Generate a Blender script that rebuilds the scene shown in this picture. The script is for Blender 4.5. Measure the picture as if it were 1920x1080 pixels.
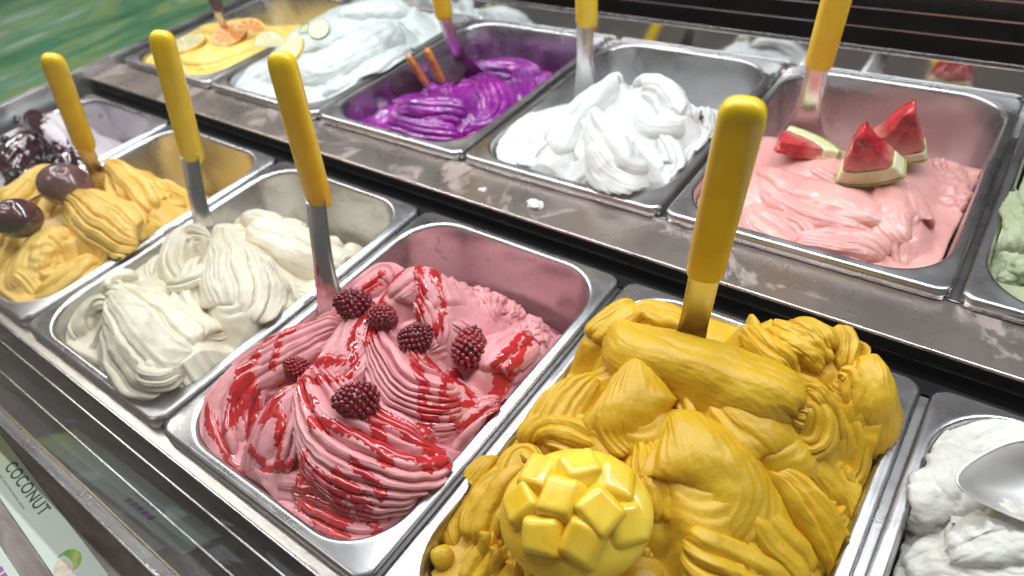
import bpy, bmesh, math, random
import numpy as np
from mathutils import Vector, Matrix, Euler

# ------------------------------------------------------------------ clean
for o in list(bpy.data.objects): bpy.data.objects.remove(o)
S = bpy.context.scene
C = S.collection

# ------------------------------------------------------------------ camera
cam_d = bpy.data.cameras.new('camera'); cam = bpy.data.objects.new('camera', cam_d); C.objects.link(cam)
cam.location = (0.4983, -0.0769, 0.4290)
cam.rotation_mode = 'XYZ'
cam.rotation_euler = (math.radians(48.378), math.radians(7.304), math.radians(36.0))
cam_d.sensor_width = 36; cam_d.lens = 24.19; cam_d.clip_start = 0.01; cam_d.clip_end = 60
cam_d.dof.use_dof = True; cam_d.dof.focus_distance = 0.50; cam_d.dof.aperture_fstop = 5.6
S.camera = cam

# ------------------------------------------------------------------ world, cabinet and room lamps, fill light added for the green panel
w = bpy.data.worlds.new('World'); S.world = w; w.use_nodes = True
bg = w.node_tree.nodes['Background']; bg.inputs[0].default_value = (1.0, 0.95, 0.92, 1); bg.inputs[1].default_value = 0.115
def area(name, loc, rot, sx, sy, power, col):
    l = bpy.data.lights.new(name, 'AREA'); l.shape = 'RECTANGLE'; l.size = sx; l.size_y = sy
    l.energy = power; l.color = col
    o = bpy.data.objects.new(name, l); C.objects.link(o); o.location = loc; o.rotation_euler = [math.radians(a) for a in rot]
    return o
area('cabinet_lamp', (0.15, 0.56, 0.80), (-10, 0, 0), 2.0, 0.035, 15.0, (0.92, 0.97, 1.0))
area('canopy_lamp', (-0.25, 0.20, 0.85), (6, 0, 0), 1.6, 0.03, 6.0, (0.94, 0.97, 1.0))
area('ceiling_lamp', (-0.9, -0.9, 1.7), (38, -22, 0), 0.5, 0.5, 4, (1.0, 0.94, 0.88))
area('panel_fill_light', (-2.3, 0.7, 1.6), (0, 0, 0), 0.6, 0.6, 22, (1.0, 0.96, 0.90))  # added fill that brightens the green panel beyond the end glass
S.render.engine = 'CYCLES'
S.view_settings.view_transform = 'Standard'; S.view_settings.look = 'None'
S.view_settings.exposure = -0.03; S.view_settings.gamma = 1.0
S.view_settings.use_curve_mapping = False

# ------------------------------------------------------------------ numbers of the place (metres)
P = 0.255; L = 0.3477; G = 0.0057; BZ = 0.026; BY = 0.4218; BX = -0.0046
HX = 0.1145; HY = 0.1635; RC = 0.050; DEPTH = 0.125
def pan_origin(row, k):
    if row == 'F': return Vector(((k-3)*P+P/2, L/2, 0))
    return Vector(((k-3)*P+P/2+BX, BY+L/2, BZ))

# ------------------------------------------------------------------ helpers
def tag(o, label=None, cat=None, group=None, kind=None):
    if label: o['label'] = label
    if cat: o['category'] = cat
    if group: o['group'] = group
    if kind: o['kind'] = kind
    return o
def empty(name, loc=(0,0,0), rot=(0,0,0)):
    o = bpy.data.objects.new(name, None); C.objects.link(o); o.location = loc; o.rotation_euler = rot
    o.empty_display_size = 0.02
    return o
def obj(name, me, m, parent=None, smooth=True, loc=None, rot=None):
    if isinstance(me, bmesh.types.BMesh):
        b = me; me = bpy.data.meshes.new(name); b.to_mesh(me); b.free()
    o = bpy.data.objects.new(name, me); C.objects.link(o)
    if m is not None and not me.materials: me.materials.append(m)
    if smooth: me.shade_smooth()
    if parent is not None: o.parent = parent
    if loc is not None: o.location = loc
    if rot is not None: o.rotation_euler = rot
    return o
def pyd(name, v, f):
    me = bpy.data.meshes.new(name); me.from_pydata([tuple(map(float, q)) for q in v], [], [tuple(map(int, q)) for q in f]); me.update(); return me
def fastmesh(name, V, Q, T=None):
    me = bpy.data.meshes.new(name); V = np.asarray(V, np.float32); Q = np.asarray(Q, np.int32).reshape(-1, 4); T = np.zeros((0, 3), np.int32) if T is None or len(T) == 0 else np.asarray(T, np.int32)
    me.vertices.add(len(V)); me.vertices.foreach_set('co', V.ravel())
    me.loops.add(Q.size+T.size); me.loops.foreach_set('vertex_index', np.concatenate([Q.ravel(), T.ravel()]))
    me.polygons.add(len(Q)+len(T)); me.polygons.foreach_set('loop_start', np.concatenate([np.arange(len(Q))*4, Q.size+np.arange(len(T))*3]).astype(np.int32))
    me.update(calc_edges=True); me['quads'] = len(Q); return me
def bevel_obj(o, wdt, seg=2, ang=40):
    md = o.modifiers.new('bevel', 'BEVEL'); md.width = wdt; md.segments = seg; md.limit_method = 'ANGLE'; md.angle_limit = math.radians(ang)
    return o
def box_bm(x0, x1, y0, y1, z0, z1):
    bm = bmesh.new(); bmesh.ops.create_cube(bm, size=1)
    bmesh.ops.scale(bm, vec=(x1-x0, y1-y0, z1-z0), verts=bm.verts)
    bmesh.ops.translate(bm, vec=((x0+x1)/2, (y0+y1)/2, (z0+z1)/2), verts=bm.verts)
    return bm
def box(name, ext, m, parent=None, bev=0.0):
    o = obj(name, box_bm(*ext), m, parent, smooth=False)
    if bev: bevel_obj(o, bev)
    return o

# vectorised gradient noise
_rng = np.random.RandomState(7)
_perm = np.tile(_rng.permutation(256), 3); _grad = _rng.normal(size=(256, 3)); _grad /= np.linalg.norm(_grad, axis=1)[:, None]
def pnoise(p):
    p = np.asarray(p, float); i = np.floor(p).astype(int); f = p-i; i &= 255
    u = f*f*f*(f*(f*6-15)+10); r = 0
    for dx in (0, 1):
        for dy in (0, 1):
            for dz in (0, 1):
                h = _perm[_perm[_perm[(i[:, 0]+dx) & 255]+((i[:, 1]+dy) & 255)]+((i[:, 2]+dz) & 255)]
                g = _grad[h]; d = ((f-np.array([dx, dy, dz]))*g).sum(1)
                r = r+d*(u[:, 0] if dx else 1-u[:, 0])*(u[:, 1] if dy else 1-u[:, 1])*(u[:, 2] if dz else 1-u[:, 2])
    return r*1.5
def fbm(p, oct=3):
    r = 0; a = 1
    for k in range(oct): r = r+a*pnoise(p*2.0**k+17.3*k); a *= .5
    return r

# ------------------------------------------------------------------ materials
MATS = {}
def nodemat(name):
    m = bpy.data.materials.new(name); m.use_nodes = True; nt = m.node_tree
    return m, nt, nt.nodes['Principled BSDF']
def N(nt, t, **kw):
    n = nt.nodes.new(t)
    for k, v in kw.items():
        if k in n.inputs.keys(): n.inputs[k].default_value = v
        else: setattr(n, k, v)
    return n
def coords(nt, scale=(1, 1, 1), space='Object'):
    tc = N(nt, 'ShaderNodeTexCoord'); mp = N(nt, 'ShaderNodeMapping'); mp.inputs['Scale'].default_value = scale
    nt.links.new(tc.outputs[space], mp.inputs['Vector']); return mp.outputs['Vector']
def ramp(nt, fac, stops):
    r = N(nt, 'ShaderNodeValToRGB'); e = r.color_ramp.elements
    while len(e) < len(stops): e.new(0.5)
    for i, (p, c) in enumerate(stops): e[i].position = p; e[i].color = (*c, 1) if len(c) == 3 else c
    nt.links.new(fac, r.inputs[0]); return r.outputs[0]
def rgb(h):
    c = [int(h[i:i+2], 16)/255 for i in (0, 2, 4)]
    return tuple(x/12.92 if x <= .04045 else ((x+.055)/1.055)**2.4 for x in c)

def gelato_mat(name, c1, c2, rough=0.38, sss=0.25, bump=0.3, scale=260, sssr=(1, .6, .4), coat=0.0, grain=(1, 1, 1)):
    m, nt, b = nodemat(name)
    v = coords(nt)
    n1 = N(nt, 'ShaderNodeTexNoise', Scale=22.0, Detail=4.0, Roughness=0.6); nt.links.new(v, n1.inputs['Vector'])
    col = ramp(nt, n1.outputs['Fac'], [(0.32, c2), (0.66, c1)])
    nt.links.new(col, b.inputs['Base Color'])
    vg = coords(nt, grain)
    n2 = N(nt, 'ShaderNodeTexNoise', Scale=scale, Detail=5.0, Roughness=0.65); nt.links.new(vg, n2.inputs['Vector'])
    bp = N(nt, 'ShaderNodeBump', Strength=min(1.0, bump*1.6), Distance=0.0012); nt.links.new(n2.outputs['Fac'], bp.inputs['Height'])
    nt.links.new(bp.outputs['Normal'], b.inputs['Normal'])
    n3 = N(nt, 'ShaderNodeTexNoise', Scale=60.0, Detail=3.0); nt.links.new(v, n3.inputs['Vector'])
    mr = N(nt, 'ShaderNodeMapRange'); mr.inputs['To Min'].default_value = rough-.10; mr.inputs['To Max'].default_value = rough+.16
    nt.links.new(n3.outputs['Fac'], mr.inputs['Value']); nt.links.new(mr.outputs[0], b.inputs['Roughness'])
    b.inputs['Coat Weight'].default_value = coat; b.inputs['Coat Roughness'].default_value = 0.15
    return m
def plain(name, c, rough=0.4, metal=0, coat=0, sss=0, c2=None, scale=30, bump=0, bscale=200, spec=0.5):
    m, nt, b = nodemat(name); v = coords(nt)
    n1 = N(nt, 'ShaderNodeTexNoise', Scale=float(scale), Detail=4.0); nt.links.new(v, n1.inputs['Vector'])
    c2 = c2 or tuple(x*.82 for x in c)
    nt.links.new(ramp(nt, n1.outputs['Fac'], [(0.35, c2), (0.65, c)]), b.inputs['Base Color'])
    b.inputs['Roughness'].default_value = rough; b.inputs['Metallic'].default_value = metal; b.inputs['Coat Weight'].default_value = coat
    b.inputs['Coat Roughness'].default_value = .08; b.inputs['Subsurface Weight'].default_value = sss; b.inputs['Subsurface Scale'].default_value = .004
    b.inputs['Specular IOR Level'].default_value = spec
    if bump:
        n2 = N(nt, 'ShaderNodeTexNoise', Scale=float(bscale), Detail=4.0); nt.links.new(v, n2.inputs['Vector'])
        bp = N(nt, 'ShaderNodeBump', Strength=bump, Distance=.001); nt.links.new(n2.outputs['Fac'], bp.inputs['Height']); nt.links.new(bp.outputs['Normal'], b.inputs['Normal'])
    return m
def steel(name, c=(0.66, 0.66, 0.67), rough=0.2, brush=(4, 220, 220), bstr=0.05, smear_or_reflection=None, var=0.14, below=None, thr=0.64, sscale=26.0):
    m, nt, b = nodemat(name); v = coords(nt, brush)
    n1 = N(nt, 'ShaderNodeTexNoise', Scale=6.0, Detail=5.0, Roughness=.7); nt.links.new(v, n1.inputs['Vector'])
    v2 = coords(nt)
    n2 = N(nt, 'ShaderNodeTexNoise', Scale=18.0, Detail=6.0, Roughness=.62); nt.links.new(v2, n2.inputs['Vector'])
    mr = N(nt, 'ShaderNodeMapRange'); mr.inputs['From Min'].default_value = .3; mr.inputs['From Max'].default_value = .75
    mr.inputs['To Min'].default_value = rough-var*.45; mr.inputs['To Max'].default_value = rough+var
    nt.links.new(n2.outputs['Fac'], mr.inputs['Value']); nt.links.new(mr.outputs[0], b.inputs['Roughness'])
    bp = N(nt, 'ShaderNodeBump', Strength=bstr, Distance=.001); nt.links.new(n1.outputs['Fac'], bp.inputs['Height']); nt.links.new(bp.outputs['Normal'], b.inputs['Normal'])
    b.inputs['Metallic'].default_value = 1.0
    b.inputs['Base Color'].default_value = (*c, 1)
    if smear_or_reflection is not None:           # dried smears and drops of ice cream left on the steel; on the deck, painted-in brown reflections
        n3 = N(nt, 'ShaderNodeTexNoise', Scale=sscale, Detail=7.0, Roughness=.6, Distortion=.8); nt.links.new(v2, n3.inputs['Vector'])
        mk = ramp(nt, n3.outputs['Fac'], [(thr, (0, 0, 0)), (thr+.06, (1, 1, 1))])
        mu = N(nt, 'ShaderNodeMath', operation='MULTIPLY'); mu.inputs[1].default_value = .75; nt.links.new(mk, mu.inputs[0])
        if below is not None:                                   # only on the inner walls, under the rim
            sp = N(nt, 'ShaderNodeSeparateXYZ'); nt.links.new(v2, sp.inputs[0]); lt = N(nt, 'ShaderNodeMapRange'); lt.inputs['From Min'].default_value = below; lt.inputs['From Max'].default_value = below-.006
            nt.links.new(sp.outputs[2], lt.inputs['Value']); m2 = N(nt, 'ShaderNodeMath', operation='MULTIPLY'); nt.links.new(mu.outputs[0], m2.inputs[0]); nt.links.new(lt.outputs[0], m2.inputs[1]); mu = m2
        mx = N(nt, 'ShaderNodeMix', data_type='RGBA'); nt.links.new(mu.outputs[0], mx.inputs[0])
        mx.inputs[6].default_value = (*c, 1); mx.inputs[7].default_value = (*smear_or_reflection, 1)
        nt.links.new(mx.outputs[2], b.inputs['Base Color'])
        sb = N(nt, 'ShaderNodeMath', operation='SUBTRACT'); sb.inputs[0].default_value = 1.0; nt.links.new(mu.outputs[0], sb.inputs[1]); nt.links.new(sb.outputs[0], b.inputs['Metallic'])
    return m
def thin_glass(name, tint=(0.992, 0.996, 0.994), ior=1.35):
    m = bpy.data.materials.new(name); m.use_nodes = True; nt = m.node_tree; nt.nodes.clear()
    out = N(nt, 'ShaderNodeOutputMaterial'); tr = N(nt, 'ShaderNodeBsdfTransparent'); tr.inputs[0].default_value = (*tint, 1)
    gl = N(nt, 'ShaderNodeBsdfGlossy'); gl.inputs['Roughness'].default_value = .02
    lw = N(nt, 'ShaderNodeLayerWeight'); lw.inputs['Blend'].default_value = .5; pw = N(nt, 'ShaderNodeMath', operation='POWER'); pw.inputs[1].default_value = 5.0
    fr = N(nt, 'ShaderNodeMath', operation='MULTIPLY_ADD'); fr.inputs[1].default_value = .6; fr.inputs[2].default_value = .018; mx = N(nt, 'ShaderNodeMixShader')
    nt.links.new(lw.outputs['Facing'], pw.inputs[0]); nt.links.new(pw.outputs[0], fr.inputs[0]); nt.links.new(fr.outputs[0], mx.inputs[0]); nt.links.new(tr.outputs[0], mx.inputs[1]); nt.links.new(gl.outputs[0], mx.inputs[2]); nt.links.new(mx.outputs[0], out.inputs[0])
    return m

M_STEEL = steel('pan_steel', (.54, .53, .54), .27, (60, 60, 4), .04, var=.12)
M_RAIL = steel('rail_steel', (0.34, 0.33, 0.33), .3, (3, 160, 160), .12, var=.2)
M_EDGE = steel('rail_edge_steel', (0.75, 0.74, 0.74), .22)
M_DECK = steel('deck_steel', (0.66, 0.57, 0.53), .27, (2, 320, 320), .14, smear_or_reflection=(.36, .27, .24), var=.05, thr=.54, sscale=11.0)  # brown tarnish-like patches paint streaky reflections into the deck colour
M_TRIM = steel('front_strip_steel', (0.60, 0.56, 0.51), .3, (3, 160, 160), .1, smear_or_reflection=(.42, .31, .2))
M_DARK = plain('black_plastic', (.008, .008, .010), .32, spec=.4)
M_LOUV = steel('dark_louvre_steel', (0.11, 0.10, 0.10), .26, (3, 200, 200), .1)
M_MIRROR = steel('polished_rear_steel', (0.80, 0.80, 0.80), .035, (3, 60, 60), .02, var=.04)
M_BLADE = steel('blade_steel', (0.70, 0.70, 0.70), .24, (200, 4, 200), .03)
M_HANDLE = plain('yellow_plastic', (.86, .60, .012), .34, coat=.25, c2=(.80, .52, .008), scale=45, bump=.12, bscale=420)
M_GLASS = thin_glass('clear_glass')
M_GEDGE = plain('green_glass_edge', (.55, .72, .68), .1, coat=1)

def frost_mat():
    m, nt, b = nodemat('frosted_dark_steel'); v = coords(nt)
    n = N(nt, 'ShaderNodeTexNoise', Scale=34.0, Detail=6.0, Roughness=.55, Distortion=.6); nt.links.new(v, n.inputs['Vector'])
    k = ramp(nt, n.outputs['Fac'], [(.58, (0, 0, 0)), (.64, (1, 1, 1))])
    mx = N(nt, 'ShaderNodeMix', data_type='RGBA'); nt.links.new(k, mx.inputs[0]); mx.inputs[6].default_value = (.022, .022, .026, 1); mx.inputs[7].default_value = (.06, .065, .07, 1); nt.links.new(mx.outputs[2], b.inputs['Base Color'])
    mr = N(nt, 'ShaderNodeMapRange'); mr.inputs['To Min'].default_value = .28; mr.inputs['To Max'].default_value = .7; nt.links.new(k, mr.inputs['Value']); nt.links.new(mr.outputs[0], b.inputs['Roughness'])
    b.inputs['Metallic'].default_value = .5
    return m
def streak_mat(name, stops, scale, mscale, rough, rotz=0, dist=1.2):
    m, nt, b = nodemat(name); tc = N(nt, 'ShaderNodeTexCoord'); mp = N(nt, 'ShaderNodeMapping'); mp.inputs['Scale'].default_value = mscale; mp.inputs['Rotation'].default_value = (0, 0, rotz)
    nt.links.new(tc.outputs['Object'], mp.inputs['Vector'])
    n = N(nt, 'ShaderNodeTexNoise', Scale=scale, Detail=5.0, Roughness=.55, Distortion=dist); nt.links.new(mp.outputs[0], n.inputs['Vector'])
    nt.links.new(ramp(nt, n.outputs['Fac'], stops), b.inputs['Base Color']); b.inputs['Roughness'].default_value = rough
    return m
M_FROST = frost_mat()
M_GOLD = steel('brass_seam', (.42, .34, .22), .3)
M_LEDGE = streak_mat('grey_brown_ledge', [(.3, (.20, .17, .15)), (.5, (.32, .28, .25)), (.7, (.44, .39, .35))], 7.0, (1.5, 8, 8), .3)
M_LEDG2 = steel('louvre_edge_steel', (.42, .40, .40), .25)
M_DECK2 = steel('end_trim_steel', (.60, .62, .61), .3)
M_GREEN = streak_mat('green_reflection_panel', [(.30, (.03, .14, .07)), (.42, (.07, .32, .16)), (.50, (.30, .46, .16)), (.56, (.12, .38, .20)), (.64, (.72, .76, .66)), (.72, (.16, .40, .22))], 1.9, (2.2, .55, 1), .3, .2, .9)  # streaks put the layered reflections of the end glass into the green
def card_mat():
    m, nt, b = nodemat('printed_card'); tc = N(nt, 'ShaderNodeTexCoord'); sp = N(nt, 'ShaderNodeSeparateXYZ'); nt.links.new(tc.outputs['Object'], sp.inputs[0])
    mr = N(nt, 'ShaderNodeMapRange'); mr.inputs['From Min'].default_value = -.12; mr.inputs['From Max'].default_value = -.04; nt.links.new(sp.outputs[0], mr.inputs['Value'])
    nt.links.new(ramp(nt, mr.outputs[0], [(0, (.62, .72, .36)), (1, (.70, .78, .70))]), b.inputs['Base Color']); b.inputs['Roughness'].default_value = .25
    return m
M_CARD = card_mat()
M_INK = plain('green_ink', (.045, .12, .065), .5)
M_GREYINK = plain('grey_ink', (.42, .48, .42), .5)
M_PURPLE = plain('purple_ink', (.42, .16, .45), .5)
M_HUSK = plain('printed_green', (.16, .42, .07), .4, c2=(.5, .62, .15), scale=120)
M_NUT = plain('printed_white_flesh', (.78, .70, .60), .4, c2=(.62, .50, .38), scale=140)

# ------------------------------------------------------------------ pans
def rr_loop(hx, hy, r, z, n=10):
    out = []
    for cx, cy, a0 in ((hx-r, hy-r, 0), (-hx+r, hy-r, 90), (-hx+r, -hy+r, 180), (hx-r, -hy+r, 270)):
        for i in range(n+1):
            a = math.radians(a0+90*i/n); out.append((cx+r*math.cos(a), cy+r*math.sin(a), z))
    return out
def pan_mesh():
    ox, oy = (P-G)/2, L/2
    loops = [rr_loop(ox, oy, .012, -.0105), rr_loop(ox, oy, .012, -.004), rr_loop(ox-.0006, oy-.0006, .012, -.0016), rr_loop(ox-.002, oy-.002, .011, -.0003), rr_loop(ox-.004, oy-.004, .010, 0.0),
             rr_loop(HX+.0050, HY+.0050, .052, 0.0), rr_loop(HX+.0032, HY+.0032, .0515, .0007), rr_loop(HX+.0014, HY+.0014, .051, .0004), rr_loop(HX, HY, RC, -.0010), rr_loop(HX-.0012, HY-.0012, RC-.001, -.0040),
             rr_loop(HX-.0035, HY-.0035, RC-.003, -.03), rr_loop(HX-.0095, HY-.0095, RC-.006, -.110), rr_loop(HX-.012, HY-.012, RC-.007, -.119), rr_loop(HX-.018, HY-.018, RC-.011, -.1238), rr_loop(HX-.026, HY-.026, RC-.016, -DEPTH)]
    v = [q for lp in loops for q in lp]; n = len(loops[0]); f = []
    for i in range(len(loops)-1):
        for j in range(n):
            k = (j+1) % n; f.append((i*n+j, i*n+k, (i+1)*n+k, (i+1)*n+j))
    f.append(tuple(range((len(loops)-1)*n, len(loops)*n)))
    return pyd('steel_pan', v, f)
PAN = pan_mesh()
PANSMEAR = {('F',3): ((.20, .04, .05), .62, 34.0), ('F',2): ((.45, .42, .28), .58, 24.0), ('F',1): ((.62, .38, .08), .60, 20.0), ('F',0): ((.12, .06, .07), .62, 22.0), ('B',2): ((.72, .66, .74), .70, 60.0), ('B',3): ((.74, .76, .76), .68, 44.0), ('B',4): ((.62, .34, .33), .66, 30.0)}
PANLAB = {
 ('F',0): 'steel pan holding the white ice cream with dark berry sauce', ('F',1): 'steel pan holding the orange ice cream with purple fruit',
 ('F',2): 'steel pan holding the smooth cream ice cream', ('F',3): 'steel pan holding the pink ice cream with red sauce',
 ('F',4): 'steel pan holding the heaped mango yellow ice cream', ('F',5): 'steel pan holding the coarse white ice cream and a scoop',
 ('B',0): 'steel pan holding the pale yellow ice cream with orange slices', ('B',1): 'steel pan holding the white ice cream with lemon and lime slices',
 ('B',2): 'steel pan holding the bright purple ice cream', ('B',3): 'steel pan holding the pure white peaked ice cream',
 ('B',4): 'steel pan holding the watermelon ice cream', ('B',5): 'steel pan holding the pale green ice cream'}
for (row, k), lab in PANLAB.items():
    o = obj('steel_pan', PAN, M_STEEL, loc=pan_origin(row, k)); md = o.modifiers.new('sheet', 'SOLIDIFY'); md.thickness = .0007; md.offset = -1
    if (row, k) in PANSMEAR:
        o.material_slots[0].link = 'OBJECT'; o.material_slots[0].material = steel('smeared_pan_steel', (.54, .53, .54), .27, (60, 60, 4), .04, smear_or_reflection=PANSMEAR[row, k][0], var=.12, below=-.004, thr=PANSMEAR[row, k][1], sscale=PANSMEAR[row, k][2])
    tag(o, lab, 'pan', 'steel pans of the display')

# ------------------------------------------------------------------ ice cream: strokes of the spatula, joined into one mass per pan
def catmull(pts, m):
    p = np.array(pts, float); p = np.vstack([2*p[0]-p[1], p, 2*p[-1]-p[-2]])
    n = len(p)-3; t = np.linspace(0, n-1e-6, m); i = t.astype(int); f = (t-i)[:, None]
    a, b, c, d = p[i], p[i+1], p[i+2], p[i+3]
    return .5*(2*b+(c-a)*f+(2*a-5*b+4*c-d)*f**2+(3*b-a-3*c+d)*f**3)
def loft(st, seed, q_=1.0):
    """one stroke of the spatula: a ridged tongue swept along its spine"""
    pts, th, n, dep, kind, roll, rng_, ends = st
    rs = np.random.RandomState(seed)
    raw = np.array(pts, float)/1000.0
    ln = np.linalg.norm(np.diff(raw[:, :3], axis=0), axis=1).sum()
    m = int(max(22, ln/.0023*q_)); q = catmull(raw, m); c = q[:, :3]; wd = np.maximum(q[:, 3], .002)
    th = th/1000.0; dep = dep/1000.0
    T = np.gradient(c, axis=0); T /= np.linalg.norm(T, axis=1)[:, None]
    U = np.array([0, 0, 1.0])-T*T[:, 2:3]; U /= np.linalg.norm(U, axis=1)[:, None]
    Sd = np.cross(T, U)
    a = math.radians(roll); U, Sd = U*math.cos(a)+Sd*math.sin(a), Sd*math.cos(a)-U*math.sin(a)
    t = np.linspace(0, 1, m)
    def endp(x, e): return np.sqrt(np.clip(1-(1-np.clip(x/e, 0, 1))**2, 0, 1)) if e > 0 else np.ones_like(x)
    e = np.minimum(endp(t, ends[0]), endp(1-t, ends[1])); e = np.maximum(e, .04)
    nt = int(max(150, n*22)*q_); nb = 14; K = nt+nb
    phi = np.concatenate([np.linspace(-.10*math.pi, 1.10*math.pi, nt, endpoint=False), np.linspace(1.10*math.pi, 1.90*math.pi, nb, endpoint=False)])
    cs, sn = np.cos(phi), np.sin(phi)
    cs2 = np.sign(cs)*np.abs(cs)**.85; sn2 = np.where(sn > 0, np.abs(sn)**.9, -.55*np.abs(sn)**.7)
    v = phi/math.pi; v = np.where(v > 1.5, v-2, v)                                  # 0..1 across the top
    nv = grid_noise(t, v, ln*16, 2.2, seed*2.3)
    jit = np.interp(v, np.linspace(-.5, 1.5, 23), np.cumsum(rs.uniform(.35, 1.65, 23))/23*2-.5)
    x = (v[None, :]*.3+jit[None, :]*.7)*n+rs.rand()+nv*(.16 if kind == 'c' else .36)
    ph = x-np.floor(x)
    if kind == 's': rd = .36-(1-np.abs(np.sin(math.pi*x)))**1.6
    elif kind == 'w': rd = np.where(ph < .90, (ph/.90)**.8, (1-ph)/.10)-.55
    else: rd = (ph-.5)*.5-1.15*np.exp(-(np.minimum(ph, 1-ph)/.075)**2)+.12       # flat layers parted by narrow clefts
    lo, hi = rng_; msk = np.clip((v-lo)/.08, 0, 1)*np.clip((hi-v)/.08, 0, 1)
    amp = np.clip(np.minimum(t/.10, (1-t)/.08), 0.2, 1)
    idr = np.floor(x); hr = .75+.5*np.sin(idr*12.9898+seed)**2                       # every ridge has its own height
    rad = rd*dep*1.75*msk[None, :]*amp[:, None]*hr
    fm = np.clip(.25+1.6*grid_noise(t, v, ln*22, 5, seed*1.7, 1), 0, 1)
    rad = rad+(.30-np.abs(np.sin(math.pi*x*2.7+nv*3)))*fm*.0009*min(1.0, dep/.002)*amp[:, None]            # finer drag lines
    k2 = np.interp(v, np.linspace(-.6, 1.6, 130), rs.normal(size=130)); rad = rad+.00020*k2[None, :]*min(1.0, dep/.002)
    rad = rad+nv*.0020
    rag = np.interp(v, np.linspace(-.6, 1.6, 46), rs.normal(size=46))*.0028           # ragged ends where the spatula tore away
    em = np.clip(1-np.minimum(t, 1-t)/.16, 0, 1)**1.5*np.where(t < .5, -1, 1)
    pos = c[:, None, :]-U[:, None, :]*th+Sd[:, None, :]*((cs2[None, :]*wd[:, None]*e[:, None]+cs[None, :]*rad)[:, :, None])+U[:, None, :]*((sn2[None, :]*th*e[:, None]+sn[None, :]*rad)[:, :, None])
    pos = pos+T[:, None, :]*(em[:, None]*rag[None, :]*e[:, None])[:, :, None]
    V = pos.reshape(-1, 3); idx = np.arange(m*K).reshape(m, K); nx = np.roll(idx, -1, 1)
    F = np.stack([idx[:-1], nx[:-1], nx[1:], idx[1:]], -1).reshape(-1, 4)
    c0 = len(V); V = np.vstack([V, pos[0].mean(0), pos[-1].mean(0)])
    caps = np.concatenate([np.stack([np.full(K, c0), nx[0], idx[0]], 1), np.stack([np.full(K, c0+1), idx[-1], nx[-1]], 1)])
    return V, F[:, ::-1], caps[:, ::-1]
def blob(b, seed):
    x, y, z, rx, ry, rz, yaw, amp, fr = b
    bm = bmesh.new(); bmesh.ops.create_icosphere(bm, subdivisions=4, radius=1)
    V = np.array([q.co[:] for q in bm.verts]); F = [[q.index for q in f.verts] for f in bm.faces]; bm.free()
    V = V*(1+amp*fbm(V*fr+seed*5.7, 3))[:, None]*np.array([rx, ry, rz])/1000
    a = math.radians(yaw); V = V@np.array([[math.cos(a), math.sin(a), 0], [-math.sin(a), math.cos(a), 0], [0, 0, 1]])
    return V+np.array([x, y, z])/1000, np.zeros((0, 4), int), np.array(F)
def rr_sdf(xy, hx, hy, r):
    q = np.abs(xy)-np.array([hx-r, hy-r]); return np.linalg.norm(np.maximum(q, 0), axis=1)+np.minimum(q.max(1), 0)-r
def grid_noise(t, v, ft, fv, off, oct=2):
    """noise over a stroke's (length, width) sheet, evaluated coarsely and interpolated"""
    mc, kc = max(6, len(t)//3), max(12, len(v)//5); tc = np.linspace(0, 1, mc); vc = np.linspace(-.6, 1.6, kc)
    g = fbm(np.stack([np.repeat((tc*ft)[:, None], kc, 1).ravel(), np.repeat((vc*fv)[None, :], mc, 0).ravel(), np.full(mc*kc, off)], 1), oct).reshape(mc, kc)
    a = t*(mc-1); i = np.minimum(a.astype(int), mc-2); fa = (a-i)[:, None]; b = (v+.6)/2.2*(kc-1); j = np.clip(b.astype(int), 0, kc-2); fb = (b-j)[None, :]
    r0 = g[i][:, j]*(1-fb)+g[i][:, j+1]*fb; r1 = g[i+1][:, j]*(1-fb)+g[i+1][:, j+1]*fb
    return r0*(1-fa)+r1*fa
def spine_samples(strokes):
    out = []
    for q in strokes:
        raw = np.array(q[0], float)/1000; c = catmull(raw, 14); out.append(np.column_stack([c[1:-1], np.full(12, q[1]/1000)]))
    return np.vstack(out) if out else np.zeros((0, 5))
def fillers(spec, H, X, Y):
    """small strokes that close the hollows between the big ones, laid over the mound"""
    rs = np.random.RandomState(spec['seed']*7+1); out = []
    sp = spine_samples(spec['strokes'])
    for _ in range(400):
        if len(out) >= spec['fill']: break
        i, j = rs.randint(6, X.shape[0]-6), rs.randint(6, X.shape[1]-6); x, y, z = X[i, j], Y[i, j], H[i, j]
        if z < -.045 or len(sp) == 0: continue
        a = rs.uniform(0, 6.283); k = np.argmin(np.hypot(sp[:, 0]-x, sp[:, 1]-y))
        if np.hypot(sp[k, 0]-x, sp[k, 1]-y) < sp[k, 3]*.5 and sp[k, 2] > z+.004: continue
        k2 = min(k+1, len(sp)-1) if k % 12 < 11 else k-1
        d = sp[k2, :2]-sp[k, :2]; a = math.atan2(d[1], d[0])+rs.normal()*.5; pts = []; cur = rs.normal()*.5
        l = rs.uniform(.018, .032); w = rs.uniform(9, 15)
        for t in (-1, -.4, .3, 1):
            px, py = x+math.cos(a+cur*t)*l*t, y+math.sin(a+cur*t)*l*t
            ii, jj = int(np.clip((px-X[0, 0])/spec['st'], 0, X.shape[0]-1)), int(np.clip((py-Y[0, 0])/spec['st'], 0, X.shape[1]-1))
            pts.append((px*1000, py*1000, max(H[ii, jj], z-.02)*1000+rs.uniform(1, 4)-(4 if abs(t) == 1 else 0), w*(.45 if abs(t) == 1 else 1)))
        if max(abs(p_[0]) for p_ in pts) > HX*1000-6 or max(abs(p_[1]) for p_ in pts) > HY*1000-6: continue
        out.append((pts, 13, int(rs.randint(4, 8)), 1.5, 's', 0, (-.1, 1.1), (.25, .25)))
    return out
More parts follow.
